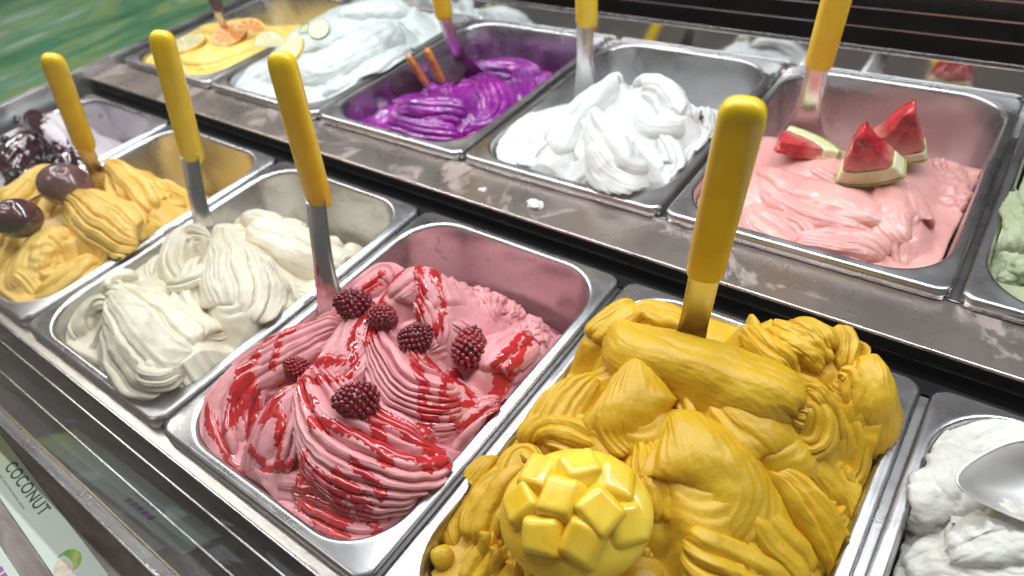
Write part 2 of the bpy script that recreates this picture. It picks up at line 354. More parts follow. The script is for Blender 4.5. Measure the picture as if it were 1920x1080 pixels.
def base_field(ctrl, spec):
    st = spec['st'] = .0022; xs = np.arange(-HX, HX+st, st); ys = np.arange(-HY, HY+st, st)
    X, Y = np.meshgrid(xs, ys, indexing='ij'); c = np.array(ctrl, float)/1000
    d2 = (X[..., None]-c[:, 0])**2+(Y[..., None]-c[:, 1])**2
    wt = 1/(d2+.00012)**1.6; H = (wt*c[:, 2]).sum(-1)/wt.sum(-1)
    for sx, sy, sz, sw, sth in spine_samples(spec['strokes']):                       # the mass under and between the strokes
        dd = np.hypot(X-sx, Y-sy); H = np.maximum(H, sz-spec['sink']/1000-spec['slope']*np.maximum(dd-.5*sw, 0))
    sd = rr_sdf(np.stack([X.ravel(), Y.ravel()], 1), HX-.003, HY-.003, RC-.003).reshape(X.shape)
    fl = -DEPTH+.004; H = np.where(sd > 0, fl, np.maximum(H, fl))
    spec['HXY'] = (H, X, Y)
    nx, ny = X.shape; top = np.stack([X, Y, H], -1).reshape(-1, 3); bot = np.stack([X, Y, np.full_like(H, fl-.003)], -1).reshape(-1, 3)
    V = np.vstack([top, bot]); n = nx*ny; I = np.arange(n).reshape(nx, ny); F = []
    a = np.stack([I[:-1, :-1], I[1:, :-1], I[1:, 1:], I[:-1, 1:]], -1).reshape(-1, 4)
    def side(e, flip):
        q = np.stack([e[:-1], e[:-1]+n, e[1:]+n, e[1:]], -1); return q[:, ::-1] if flip else q
    F = np.concatenate([a, a[:, ::-1]+n, side(I[:, 0], False), side(I[:, -1], True), side(I[0], True), side(I[-1], False)])
    return V, F, np.zeros((0, 3), int)
def inside_pan(V, k=1.0):
    sh = np.clip(-V[:, 2], 0, .12)*.078+.0012
    lim = V[:, 2] < .0045
    for _ in range(2):
        d = rr_sdf(V[:, :2], HX, HY, RC)+sh
        e = 1e-5
        gx = (rr_sdf(V[:, :2]+[e, 0], HX, HY, RC)-rr_sdf(V[:, :2]-[e, 0], HX, HY, RC))/(2*e)
        gy = (rr_sdf(V[:, :2]+[0, e], HX, HY, RC)-rr_sdf(V[:, :2]-[0, e], HX, HY, RC))/(2*e)
        ex = np.where((d > 0) & lim, d, 0); V[:, 0] -= gx*ex; V[:, 1] -= gy*ex
    return V
def seg_dist(p, poly):
    d = np.full(len(p), 9.0)
    for a, b in zip(poly[:-1], poly[1:]):
        a = np.array(a[:2]); b = np.array(b[:2]); ab = b-a; t = np.clip(((p-a)@ab)/(ab@ab+1e-12), 0, 1)
        d = np.minimum(d, np.linalg.norm(p-a-t[:, None]*ab, axis=1))
    return d
def get_arrays(me):
    n = len(me.vertices); v = np.empty(n*3); me.vertices.foreach_get('co', v); nn = np.empty(n*3); me.vertices.foreach_get('normal', nn)
    return v.reshape(-1, 3), nn.reshape(-1, 3)
def build_gelato(spec, name, mat):
    vs, qs, ts, off = [], [], [], 0
    parts = [base_field(spec['base'], spec)]+[loft(q, spec['seed']*40+i, spec['q']) for i, q in enumerate(spec['strokes'])]+[blob(q, spec['seed']*30+i) for i, q in enumerate(spec['blobs'])]
    parts += [loft(q, spec['seed']*77+i, spec['q']*.62) for i, q in enumerate(fillers(spec, *spec['HXY']))]
    H, X, Y = spec['HXY']
    for pi, (V, Q, T) in enumerate(parts):
        if pi:                                                  # leave out what is buried in the mass
            i = np.clip(((V[:, 0]-X[0, 0])/spec['st']).astype(int), 0, X.shape[0]-2); j = np.clip(((V[:, 1]-Y[0, 0])/spec['st']).astype(int), 0, X.shape[1]-2)
            hm = np.minimum(np.minimum(H[i, j], H[i+1, j]), np.minimum(H[i, j+1], H[i+1, j+1])); bur = V[:, 2] < hm-.004
            Q = Q[~bur[Q].all(1)]; T = T[~bur[T].all(1)]
            us = np.unique(np.concatenate([Q.ravel(), T.ravel()])).astype(int); mp = np.zeros(len(V), int); mp[us] = np.arange(len(us)); V, Q, T = V[us], mp[Q], mp[T]
        vs.append(V); qs.append(np.asarray(Q)+off); ts.append(np.asarray(T)+off); off += len(V)
    V = np.vstack(vs); sd = spec['seed']*11.3
    V = V+.0030*np.stack([pnoise(V*26+sd+k*31) for k in range(3)], 1)+.0009*np.stack([pnoise(V*85+sd+k*31) for k in range(3)], 1)
    out = fastmesh(name, V, np.concatenate(qs), np.concatenate(ts))
    v, nn = get_arrays(out)
    disp = .00030*fbm(v*300+sd, 2)
    for (x, y, r, am, fr) in spec['torn']:
        mk = np.clip(1.25-np.hypot(v[:, 0]-x/1000, v[:, 1]-y/1000)/(r/1000), 0, 1)
        mk = mk*mk*(3-2*mk)
        f1 = fbm(v*fr+sd*1.7, 3); rg = 1-2*np.abs(pnoise(v*fr*1.6+sd))
        disp = disp+mk*am/1000*(f1*.8+rg*.45)
    v = v+nn*disp[:, None]; v = inside_pan(v)
    out.vertices.foreach_set('co', v.ravel()); out.update()
    out.materials.clear(); out.materials.append(mat); out.shade_smooth()
    return out
def coat_mesh(me, paths, mat, name, thick=.0011, sd=0., wob=.0035):
    """a poured sauce: a glossy skin a millimetre thick lying on the ice cream along the pour lines"""
    v, nn = get_arrays(me); xy = v[:, :2]+wob*np.stack([pnoise(v*55+sd), pnoise(v*55+sd+40)], 1)+.0012*np.stack([pnoise(v*190+sd), pnoise(v*190+sd+9)], 1)
    m = np.full(len(v), -9.0)
    for wmm, poly in paths:
        m = np.maximum(m, 1-seg_dist(xy, [(a/1000, b/1000) for a, b in poly])/(wmm*1.45/1000))
    ne = len(me.edges); ed = np.empty(ne*2, np.int32); me.edges.foreach_get('vertices', ed); ed = ed.reshape(-1, 2)
    acc = np.zeros_like(v); cnt = np.zeros(len(v)); np.add.at(acc, ed[:, 0], v[ed[:, 1]]); np.add.at(acc, ed[:, 1], v[ed[:, 0]]); np.add.at(cnt, ed[:, 0], 1); np.add.at(cnt, ed[:, 1], 1)
    lap = ((acc/np.maximum(cnt, 1)[:, None]-v)*nn).sum(1)                            # sauce gathers in the grooves and thins out on the ridges
    m = m+.22*pnoise(v*120+sd*2)+np.clip(lap/.00016, -1, 1)*.38
    m = np.where(nn[:, 2] < -.2, -1, m)
    nq = me.get('quads'); lv = np.empty(len(me.loops), np.int32); me.loops.foreach_get('vertex_index', lv)
    fv = lv[:nq*4].reshape(-1, 4); keep = (m[fv].max(1) > 0)
    fk = fv[keep]; us, inv = np.unique(fk, return_inverse=True)
    mm = m[us]; h = np.where(mm > 0, thick*np.sqrt(np.clip(mm*1.8, 0, 1)), -.0004)
    return obj(name, fastmesh(name, v[us]+nn[us]*h[:, None], inv.reshape(-1, 4)), mat)

# the shapes of each ice cream in its pan's frame, millimetres: a base field, spatula strokes (spine with half widths), lumps, torn zones
GELATO = {
 'F3': dict(fill=26, q=1.2, sink=10, slope=1.25, seed=3,
  base=[(60.8, -163.3, -22), (-44.1, -163.3, -12), (-107.8, -141.2, -10), (-133.1, -109.9, -6.0), (-128.2, -64.3, -4.6), (-96.7, -12.9, -6.0), (-82.7, 45.6, -6.0), (-37.9, 46.0, -2.5), (-23.8, 96.2, -12), (6.3, 85.4, -14.0), (24.7, 102.5, -14), (69.3, 100.5, -20), (100.3, 89.0, -26), (70.7, 66.5, -10), (46.8, 52.1, -8.0), (108.0, 46.0, -12), (97.1, -13.2, -11.0), (102.4, -61.1, -14.0), (95.1, -104.4, -14), (85.1, -142.0, -20), (-6.3, -88.9, 2.4), (10.9, -43.0, 4.5), (22.4, 8.6, -2.5), (-100, 110, -115), (-60, 150, -118), (0, 155, -118), (60, 155, -118), (100, 150, -118), (100, 120, -100), (-100, 150, -118), (30, 130, -90)],
  strokes=[
   ([(-42.0, -64.4, 30, 12), (-3.0, -84.5, 36, 30), (45.3, -99.1, 34, 40), (86.3, -92.7, 26, 38), (108.5, -77.8, 12, 26), (107.8, -60.2, -5, 8)], 34, 16, 3.2, 's', 0, (-0.1, 1.1), (0.18, 0.18)),
   ([(-15.4, -7.2, 40, 10), (16.4, -25.4, 40, 24), (50.3, -36.3, 34, 32), (76.8, -28.4, 22, 30), (86.9, -8.4, 4, 12)], 32, 15, 3.0, 's', 0, (-0.1, 1.1), (0.18, 0.18)),
   ([(119.8, 4.8, 0, 6), (106.3, -19.1, 4, 18), (94.9, -43.3, 0, 24), (92.7, -67.7, -14, 20)], 24, 8, 2.6, 's', 0, (-0.1, 1.1), (0.18, 0.18)),
   ([(13.4, -145.4, -8, 14), (50.9, -136.1, -4, 30), (82.7, -124.0, -8, 36), (97.2, -104.3, -16, 20)], 26, 12, 3.2, 's', -8, (-0.1, 1.1), (0.18, 0.18)),
   ([(-19.4, -71.2, 26, 10), (-17.4, -98.9, 26, 26), (-10.9, -127.1, 18, 34), (-6.7, -147.4, 4, 34), (-2.7, -156.3, -14, 24)], 30, 9, 5.5, 's', 0, (-0.1, 1.1), (0.18, 0.18)),
   ([(-80.8, -70.0, 18, 10), (-94.8, -102.1, 14, 26), (-89.9, -132.0, 6, 32), (-66.6, -153.6, -4, 28), (-42.1, -160.5, -14, 16)], 30, 8, 3.0, 's', 0, (-0.1, 1.1), (0.18, 0.18)),
   ([(-47.2, -12.8, 30, 10), (-67.5, -34.5, 26, 26), (-83.9, -66.6, 20, 32), (-104.6, -96.7, 10, 30), (-111.2, -123.6, -2, 18)], 30, 11, 2.5, 's', 0, (-0.1, 1.1), (0.18, 0.18)),
   ([(-34.2, 10.3, 36, 12), (-20.5, -22.3, 38, 28), (-13.5, -49.3, 34, 34), (-17.0, -78.4, 28, 24)], 30, 8, 2.0, 's', 0, (-0.1, 1.1), (0.18, 0.18)),
   ([(-27.0, 6.4, 36, 14), (-15.3, 26.6, 50, 26), (-0.9, 40.7, 56, 24), (19.7, 35.9, 48, 26), (35.7, 20.1, 34, 20)], 34, 7, 1.6, 's', 0, (0.1, 0.5), (0.18, 0.18)),
   ([(-73.0, 5.0, 30, 8), (-62.8, 31.9, 36, 18), (-52.8, 44.7, 40, 18), (-36.1, 35.9, 34, 16)], 26, 6, 2, 's', 0, (-0.1, 1.1), (0.18, 0.18)),
   ([(84.2, 3.7, 10, 8), (84.9, 19.3, 18, 20), (89.0, 46.6, 14, 22), (91.9, 76.2, 2, 14)], 24, 4, 1.5, 's', 0, (-0.1, 1.1), (0.18, 0.18)),
   ([(10.8, -170.6, -16, 14), (28.2, -158.8, -10, 26), (53.6, -148.1, -14, 34), (73.4, -148.0, -22, 26)], 24, 5, 2.0, 's', 0, (-0.1, 1.1), (0.18, 0.18)),
   ([(-28.5, -153.8, -12, 14), (15.6, -133.9, 4, 22), (55.5, -120.7, 4, 20), (85.4, -103.0, -6, 12)], 22, 5, 1.6, 's', 0, (-0.1, 1.1), (0.18, 0.18)),
   ([(31.5, -1.8, 26, 14), (34.5, 20.8, 20, 22), (54.0, 30.2, 8, 22), (84.6, 17.9, -4, 14)], 26, 8, 2, 's', 0, (-0.1, 1.1), (0.18, 0.18)),
  ],
  blobs=[],
  torn=[(4.7, 87.0, 32, 6, 150), (50.9, 92.8, 36, 6, 150), (96.6, 78.8, 28, 6, 150)]),
 'F4': dict(fill=34, q=1.1, sink=13, slope=1.7, seed=4,
  base=[(-119.2, -96.0, -12), (-107.3, -122.0, -12), (-62.0, -107.9, -10), (-12.8, -86.0, -11.0), (-123.7, -55.6, -6.0), (-108.9, -5.8, -2.5), (-97.3, 54.0, -0.4), (-107.4, 114.4, -2.5), (-80.7, 151.6, -2.5), (-27.6, 152.1, 1.0), (35.5, 159.2, 1.0), (85.8, 151.6, -0.4), (115.1, 129.9, -6.0), (117.8, 90.5, -14), (112.4, 50.0, -16), (117.7, 9.6, -16), (76.1, -4.3, -2.5), (42.6, -49.2, 1.0), (13.4, 11.9, 11.5), (-36.8, 30.8, 15.0), (31.4, 58.6, 11.5), (-32.8, -63.3, 11.5)],
  strokes=[
   ([(-89.8, 86.0, 44, 10), (-60.6, 71.3, 58, 24), (-20.4, 71.8, 62, 25), (18.6, 71.3, 64, 25), (47.2, 73.1, 62, 24), (69.3, 72.6, 54, 12)], 28, 3, 0.7, 's', -14, (0.25, 0.8), (0.08, 0.1)),
   ([(-100.7, 62.0, 30, 12), (-97.0, 73.1, 40, 20), (-86.7, 93.4, 48, 20), (-75.6, 112.3, 46, 12)], 26, 4, 2, 's', 0, (-0.1, 1.1), (0.18, 0.18)),
   ([(-80.6, 82.1, 40, 8), (-72.9, 98.4, 50, 16), (-53.6, 105.4, 50, 18), (-33.3, 110.0, 44, 10)], 22, 3, 1.6, 's', 0, (-0.1, 1.1), (0.18, 0.18)),
   ([(14.7, 136.1, 44, 8), (32.3, 127.9, 54, 16), (53.3, 121.3, 54, 18), (72.0, 113.4, 44, 10)], 30, 4, 2.4, 's', 0, (-0.1, 1.1), (0.1, 0.1)),
   ([(-0.0, 132.7, 40, 6), (10.5, 119.3, 50, 10), (30.1, 102.5, 54, 14), (51.9, 94.0, 52, 8)], 26, 3, 2, 's', 0, (-0.1, 1.1), (0.18, 0.18)),
   ([(53.0, 150.6, 44, 5), (61.2, 147.6, 56, 9), (71.3, 135.7, 50, 12), (75.8, 116.0, 38, 8)], 24, 2, 2, 's', 0, (-0.1, 1.1), (0.08, 0.1)),
   ([(1.7, 133.6, 40, 4), (5.5, 128.3, 52, 6), (14.9, 117.6, 52, 9)], 18, 2, 1.5, 's', 0, (-0.1, 1.1), (0.08, 0.1)),
   ([(58.7, 87.3, 46, 6), (72.0, 84.3, 46, 14), (81.7, 78.5, 30, 14), (82.4, 70.4, 10, 8)], 28, 4, 2, 's', 0, (-0.1, 1.1), (0.1, 0.1)),
   ([(72.0, 113.4, 44, 6), (82.6, 111.9, 46, 12), (89.9, 100.5, 34, 12), (90.9, 90.9, 16, 6)], 26, 3, 2, 's', 0, (-0.1, 1.1), (0.1, 0.1)),
   ([(29.0, 139.3, 48, 5), (40.0, 136.9, 58, 8), (55.3, 130.0, 58, 12), (64.9, 122.5, 48, 8)], 22, 2, 1.5, 's', 0, (-0.1, 1.1), (0.06, 0.1)),
   ([(83.8, 138.1, 46, 12), (93.7, 121.0, 46, 20), (102.8, 102.8, 34, 22), (107.7, 90.5, 10, 22), (109.7, 77.1, -16, 14)], 40, 4, 1.0, 's', 0, (0.0, 0.5), (0.1, 0.2)),
   ([(87.1, 127.6, 44, 12), (90.2, 104.2, 36, 26), (95.1, 88.3, 16, 26), (98.7, 80.9, -10, 16)], 34, 2, 0.8, 's', 0, (-0.1, 1.1), (0.1, 0.2)),
   ([(-56.1, 62.9, 52, 5), (-44.4, 37.4, 54, 22), (-30.7, 15.8, 50, 36), (-22.1, 7.1, 36, 38), (-17.7, 6.6, 18, 22)], 40, 7, 2.2, 's', 0, (-0.1, 0.36), (0.18, 0.18)),
   ([(-95.3, 36.9, 26, 8), (-91.7, 8.6, 26, 20), (-92.4, -13.3, 18, 22), (-91.5, -37.3, 8, 14)], 26, 7, 2.2, 's', 0, (-0.1, 1.1), (0.18, 0.18)),
   ([(-72.7, 39.6, 36, 8), (-80.1, 13.5, 34, 22), (-81.6, -14.0, 26, 26), (-81.9, -36.4, 14, 14)], 28, 8, 2.0, 's', 0, (-0.1, 1.1), (0.18, 0.18)),
   ([(-96.5, -40.3, 8, 8), (-94.4, -23.5, 22, 16), (-73.1, -12.5, 30, 20), (-50.9, -12.7, 30, 16), (-39.1, -18.7, 24, 8)], 22, 6, 2.4, 's', 0, (-0.1, 1.1), (0.18, 0.18)),
   ([(-14.2, 31.0, 44, 8), (6.7, 15.2, 52, 32), (27.0, -4.6, 50, 46), (36.4, -19.6, 36, 46), (30.7, -31.9, 14, 24)], 46, 8, 2.6, 's', 0, (-0.1, 0.32), (0.18, 0.18)),
   ([(-25.7, 10.1, 30, 8), (-6.1, -11.8, 34, 20), (9.8, -31.6, 30, 26), (16.7, -48.4, 16, 20)], 30, 8, 2.0, 's', 0, (-0.1, 1.1), (0.18, 0.18)),
   ([(-5.5, 67.5, 46, 10), (23.5, 53.3, 52, 26), (47.8, 47.8, 48, 34), (64.6, 45.0, 34, 32), (68.6, 41.6, 14, 16)], 38, 6, 2.6, 's', 0, (-0.1, 0.4), (0.18, 0.18)),
   ([(-20.5, 65.1, 40, 8), (-6.9, 53.6, 42, 18), (8.1, 38.7, 38, 20), (19.5, 31.6, 30, 12)], 28, 6, 2.2, 's', 0, (-0.1, 1.1), (0.18, 0.18)),
   ([(54.1, 27.6, 30, 8), (75.1, 19.4, 24, 20), (96.5, 10.4, 12, 26), (115.0, 0.9, -4, 22), (125.4, -6.8, -14, 14)], 34, 5, 4.0, 'w', 10, (-0.1, 1.1), (0.18, 0.18)),
   ([(66.4, 42.9, 26, 8), (86.6, 50.1, 14, 20), (106.3, 50.4, -2, 22), (119.6, 35.1, -14, 14)], 30, 5, 3.2, 'w', 0, (-0.1, 1.1), (0.18, 0.18)),
   ([(26.1, -38.4, 26, 10), (46.9, -38.5, 30, 30), (68.3, -32.2, 22, 36), (91.4, -29.0, 8, 36), (110.3, -31.2, -8, 24)], 34, 9, 2.6, 's', 0, (-0.1, 1.1), (0.18, 0.18)),
   ([(59.5, -11.3, 26, 8), (73.3, -12.0, 24, 22), (93.3, -17.1, 10, 26), (109.8, -22.2, -4, 20)], 30, 6, 2.4, 's', 0, (-0.1, 1.1), (0.18, 0.18)),
   ([(-110.1, -44.6, 10, 8), (-113.6, -66.4, 8, 18), (-114.3, -86.4, 0, 22), (-109.1, -107.0, -8, 20), (-96.3, -118.4, -14, 10)], 26, 4, 3.2, 's', 0, (-0.1, 1.1), (0.18, 0.18)),
   ([(-80.8, -44.0, 18, 8), (-89.4, -67.9, 16, 20), (-91.1, -92.2, 8, 24), (-83.7, -113.2, -2, 18)], 26, 5, 3.0, 's', 0, (-0.1, 1.1), (0.18, 0.18)),
   ([(-89.8, -132.0, -14, 12), (-68.6, -110.1, -6, 26), (-33.1, -98.5, -2, 30), (3.9, -80.4, 4, 30), (31.7, -56.1, 10, 22)], 28, 3, 1, 's', 0, (-0.1, 1.1), (0.18, 0.18)),
   ([(-81.8, -99.4, 8, 5), (-80.0, -107.0, 6, 6.5), (-82.4, -115.3, -6, 7), (-82.2, -121.7, -16, 5)], 10, 2, 0.6, 's', 0, (-0.1, 1.1), (0.18, 0.18)),
   ([(-68.8, -104.7, 8, 5), (-67.2, -112.0, 6, 6.5), (-69.5, -120.2, -6, 7), (-69.3, -126.4, -16, 5)], 10, 2, 0.6, 's', 0, (-0.1, 1.1), (0.18, 0.18)),
   ([(-54.4, -106.5, 8, 5), (-53.0, -113.6, 6, 6.5), (-55.2, -121.6, -6, 7), (-55.0, -127.6, -16, 5)], 10, 2, 0.6, 's', 0, (-0.1, 1.1), (0.18, 0.18)),
   ([(-40.2, -105.8, 8, 5), (-38.8, -112.9, 6, 6.5), (-40.9, -120.6, -6, 7), (-40.7, -126.5, -16, 5)], 10, 2, 0.6, 's', 0, (-0.1, 1.1), (0.18, 0.18)),
   ([(0.6, -75.8, 8, 5), (1.6, -83.0, 6, 6.5), (-0.0, -90.3, -6, 7), (0.5, -96.0, -16, 5)], 10, 2, 0.6, 's', 0, (-0.1, 1.1), (0.18, 0.18)),
   ([(8.2, -65.6, 8, 5), (9.2, -72.9, 6, 6.5), (7.6, -80.2, -6, 7), (8.2, -85.8, -16, 5)], 10, 2, 0.6, 's', 0, (-0.1, 1.1), (0.18, 0.18)),
   ([(13.3, -54.0, 8, 5), (14.3, -61.4, 6, 6.5), (12.8, -68.7, -6, 7), (13.4, -74.3, -16, 5)], 10, 2, 0.6, 's', 0, (-0.1, 1.1), (0.18, 0.18)),
   ([(-47.6, -18.7, 24, 8), (-27.4, -31.2, 30, 22), (-4.2, -37.4, 26, 24), (8.6, -43.5, 14, 14)], 30, 9, 2, 's', 0, (-0.1, 1.1), (0.18, 0.18)),
   ([(-118.1, -74.9, 2, 8), (-119.3, -100.2, -6, 18), (-114.7, -122.0, -12, 16)], 24, 5, 2.4, 's', 0, (-0.1, 1.1), (0.18, 0.18)),
   ([(-73.3, -101.5, 4, 8), (-76.0, -117.1, -2, 20), (-72.1, -135.6, -10, 16)], 24, 5, 2.4, 's', 0, (-0.1, 1.1), (0.18, 0.18)),
   ([(-71.7, -50.3, 20, 8), (-89.8, -44.3, 18, 16), (-88.1, -60.6, 14, 18), (-85.6, -84.1, 8, 14)], 24, 6, 2.2, 's', 0, (-0.1, 1.1), (0.18, 0.18)),
   ([(96.8, 77.2, 6, 8), (97.0, 57.4, 0, 20), (110.7, 40.3, -10, 20), (121.1, 20.1, -16, 12)], 30, 6, 2.6, 's', 0, (-0.1, 1.1), (0.18, 0.18)),
  ],
  blobs=[(-103.2, -127.4, -10, 9, 8, 9, 0, 0.06, 1.2)],
  torn=[(44.9, 115.1, 34, 0.9, 150), (70.4, 106.9, 36, 1.0, 150)]),
 'F2': dict(fill=24, q=1.1, sink=10, slope=1.25, seed=2,
  base=[(-39.8, -149.9, -12), (-75.5, -133.3, -12.0), (39.0, -156.2, -16), (90.3, -136.0, -14), (93.5, -83.6, -12), (96.9, -21.7, -14), (85.4, 43.9, -20), (74.6, 81.6, -30), (-13.5, 96.0, -25), (-57.8, 71.1, -15), (-106.1, 59.3, -15), (-129.8, 16.5, -10), (-115.3, -42.9, -10), (-104.5, -93.2, -12.0), (37.2, -106.7, 1.0), (32.9, -22.2, 1.0), (48.7, -159.7, -22), (25.7, 128.3, -50), (-77.9, 169.0, -70), (-100, 150, -118), (0, 155, -118), (60, 150, -118), (100, 140, -118), (100, 100, -90), (-60, 150, -118), (0, 130, -110), (-105, 120, -110), (-105, 60, -80)],
  strokes=[
   ([(-63.2, -97.2, 22, 12), (-8.4, -109.6, 34, 34), (50.6, -120.7, 36, 50), (97.4, -125.0, 26, 50), (118.2, -119.6, 4, 24)], 44, 6, 3.0, 'c', 6, (-0.2, 1.2), (0.18, 0.18)),
   ([(-45.9, -105.4, 14, 8), (-74.5, -115.8, 10, 18), (-76.3, -134.2, 2, 22), (-57.5, -145.1, -10, 16)], 26, 5, 2.4, 'c', 0, (-0.1, 1.1), (0.18, 0.18)),
   ([(-54.7, -101.9, 22, 6), (-67.8, -95.4, 26, 12), (-70.3, -79.9, 24, 14), (-56.3, -69.6, 18, 8)], 20, 2, 1.5, 's', 0, (-0.1, 1.1), (0.18, 0.18)),
   ([(-58.8, 32.4, 22, 10), (9.0, -2.1, 36, 30), (59.8, -30.1, 34, 42), (86.0, -48.9, 22, 40), (86.7, -60.2, 0, 18)], 42, 8, 2.6, 'c', 0, (0.45, 1.2), (0.18, 0.18)),
   ([(-49.0, 12.2, 24, 6), (-76.4, 1.6, 22, 20), (-69.6, -20.9, 14, 24), (-50.8, -35.9, 2, 20), (-26.7, -42.5, -6, 12)], 26, 7, 2.4, 's', 0, (-0.1, 1.1), (0.18, 0.18)),
   ([(-24.9, -16.8, 20, 8), (-3.2, -44.6, 20, 18), (26.5, -71.6, 18, 20), (68.8, -77.7, 14, 12)], 26, 5, 2.4, 's', 0, (-0.1, 1.1), (0.18, 0.18)),
   ([(-19.3, -64.9, 22, 6), (11.5, -56.5, 28, 14), (18.9, -41.5, 30, 14), (7.0, -21.4, 28, 8)], 22, 5, 1.6, 's', 0, (-0.1, 1.1), (0.18, 0.18)),
   ([(-27.5, 48.0, 18, 8), (3.8, 48.9, 24, 26), (43.6, 56.8, 14, 32), (84.6, 66.8, -4, 26), (104.5, 73.5, -20, 12)], 34, 3, 1.2, 's', 0, (-0.1, 1.1), (0.18, 0.18)),
   ([(-55.3, 51.9, 14, 8), (-35.0, 61.3, 18, 14), (-11.3, 70.6, 12, 14), (5.8, 74.5, 0, 8)], 22, 2, 1, 's', 0, (-0.1, 1.1), (0.18, 0.18)),
   ([(97.4, -4.5, -6, 8), (96.3, -36.0, -2, 20), (88.1, -63.1, -4, 24), (86.2, -89.7, -10, 14)], 26, 6, 2.4, 's', 0, (-0.1, 1.1), (0.18, 0.18)),
   ([(-45.1, -142.3, -14, 8), (17.4, -151.7, -10, 18), (73.6, -145.8, -10, 20), (107.8, -122.6, -10, 14)], 24, 6, 2.2, 's', 0, (-0.1, 1.1), (0.18, 0.18)),
   ([(64.7, -0.4, 6, 6), (97.0, -14.5, 2, 16), (99.6, -33.8, -6, 16)], 20, 3, 1.5, 's', 0, (-0.1, 1.1), (0.18, 0.18)),
  ],
  blobs=[],
  torn=[(-66.2, 52.3, 18, 2.2, 150), (40.9, 64.1, 40, 0.9, 130)]),
 'F1': dict(fill=22, q=0.85, sink=10, slope=1.25, seed=1,
  base=[(54.4, -158.8, -10), (63.5, -113.8, -10), (62.9, -68.7, -12), (50.8, -8.6, -18), (37.5, 24.5, -28), (-38.9, -105.6, 1.0), (-2.6, -140.1, -6.0), (-50.4, -71.0, 4.5), (6.3, -38.9, 2.4), (-58.8, 41.7, -6.0), (-40.6, 46.9, -15), (-190.8, -27.3, -2.5), (-142.7, -10.3, -0.4), (-123.9, 32.6, -2.5), (-175.1, -108.5, -6.0), (-52.8, -144.1, -6.0), (-100, 150, -118), (0, 155, -118), (60, 150, -118), (100, 140, -118), (100, 100, -112), (70, 110, -110), (40, 120, -100), (100, 60, -80)],
  strokes=[
   ([(-50.5, -21.7, 28, 8), (19.4, -30.6, 38, 28), (84.4, -35.0, 38, 36), (122.0, -31.8, 22, 30), (129.2, -24.2, 0, 14)], 36, 6, 3.6, 'c', 4, (-0.1, 1.1), (0.18, 0.18)),
   ([(-51.8, 21.7, 26, 8), (-30.7, 34.6, 36, 16), (29.8, 25.0, 34, 22), (78.1, 16.8, 18, 20), (88.2, 16.1, -6, 10)], 34, 4, 3, 's', 0, (-0.1, 1.1), (0.18, 0.18)),
   ([(-35.4, 36.0, 34, 8), (3.3, 19.6, 30, 18), (46.3, 1.6, 22, 18)], 26, 4, 2.5, 's', 0, (-0.1, 1.1), (0.18, 0.18)),
   ([(55.7, -72.9, 20, 10), (26.5, -82.0, 24, 26), (29.5, -108.0, 20, 32), (46.1, -133.3, 6, 28), (65.3, -140.7, -12, 14)], 34, 4, 2.2, 's', 0, (-0.1, 1.1), (0.18, 0.18)),
   ([(96.1, -68.4, 8, 8), (91.5, -91.8, 8, 22), (82.2, -124.3, -2, 22), (65.4, -148.1, -14, 12)], 26, 5, 2.5, 's', 0, (-0.1, 1.1), (0.18, 0.18)),
   ([(-54.5, -92.7, 20, 10), (-44.1, -122.6, 20, 26), (-18.5, -158.9, 8, 26)], 30, 5, 3, 's', 0, (-0.1, 1.1), (0.18, 0.18)),
   ([(-147.0, -25.7, 16, 8), (-135.3, -51.4, 18, 18), (-126.9, -84.0, 16, 20)], 26, 4, 2.5, 's', 0, (-0.1, 1.1), (0.18, 0.18)),
   ([(-176.8, 15.1, 10, 8), (-167.6, -17.4, 14, 20), (-153.1, -53.2, 14, 22), (-172.0, -82.8, 10, 14)], 26, 5, 2, 's', 0, (-0.1, 1.1), (0.18, 0.18)),
   ([(48.8, -12.1, 0, 8), (76.7, -47.8, 2, 20), (71.3, -75.3, -4, 22), (59.5, -105.4, -10, 14)], 26, 5, 2.2, 's', 0, (-0.1, 1.1), (0.18, 0.18)),
   ([(-83.3, 17.6, 16, 8), (-92.0, -0.5, 16, 18), (-66.2, -42.2, 16, 20), (-37.2, -72.2, 12, 12)], 26, 4, 2, 's', 0, (-0.1, 1.1), (0.18, 0.18)),
  ],
  blobs=[],
  torn=[(49.3, -105.9, 28, 3.0, 120)]),
 'F0': dict(fill=10, q=0.62, sink=10, slope=1.25, seed=6,
  base=[(9.1, -27.3, -10), (38.3, -10.5, -12), (53.7, 25.5, -20), (5.2, 69.7, -30), (-81.7, 90.0, 5), (-154.6, 72.9, 8), (-58.2, 15.7, 12), (-160.7, -5.9, 0), (-16.5, -55.9, 0), (-155.9, -54.3, -10), (-22.6, 61.2, 5), (-50, 150, -110), (0, 155, -118), (60, 150, -118), (100, 140, -118), (100, 100, -112), (60, 110, -110), (100, 60, -80)],
  strokes=[
   ([(-98.6, 50.3, 26, 8), (-30.2, 59.6, 38, 26), (42.1, 53.8, 32, 32), (86.3, 37.6, 8, 22)], 34, 4, 2, 's', 0, (-0.1, 1.1), (0.18, 0.18)),
   ([(-20.1, 47.6, 26, 8), (-1.3, 10.8, 32, 26), (10.3, -28.3, 26, 30), (5.0, -59.5, 8, 20)], 32, 4, 2.2, 's', 0, (-0.1, 1.1), (0.18, 0.18)),
   ([(41.5, 58.6, 12, 8), (78.6, 30.6, 10, 22), (77.1, 1.9, 0, 24), (67.4, -22.7, -10, 14)], 28, 3, 2, 's', 0, (-0.1, 1.1), (0.18, 0.18)),
  ],
  blobs=[],
  torn=[]),
 'F5': dict(fill=14, q=0.85, sink=10, slope=1.25, seed=7,
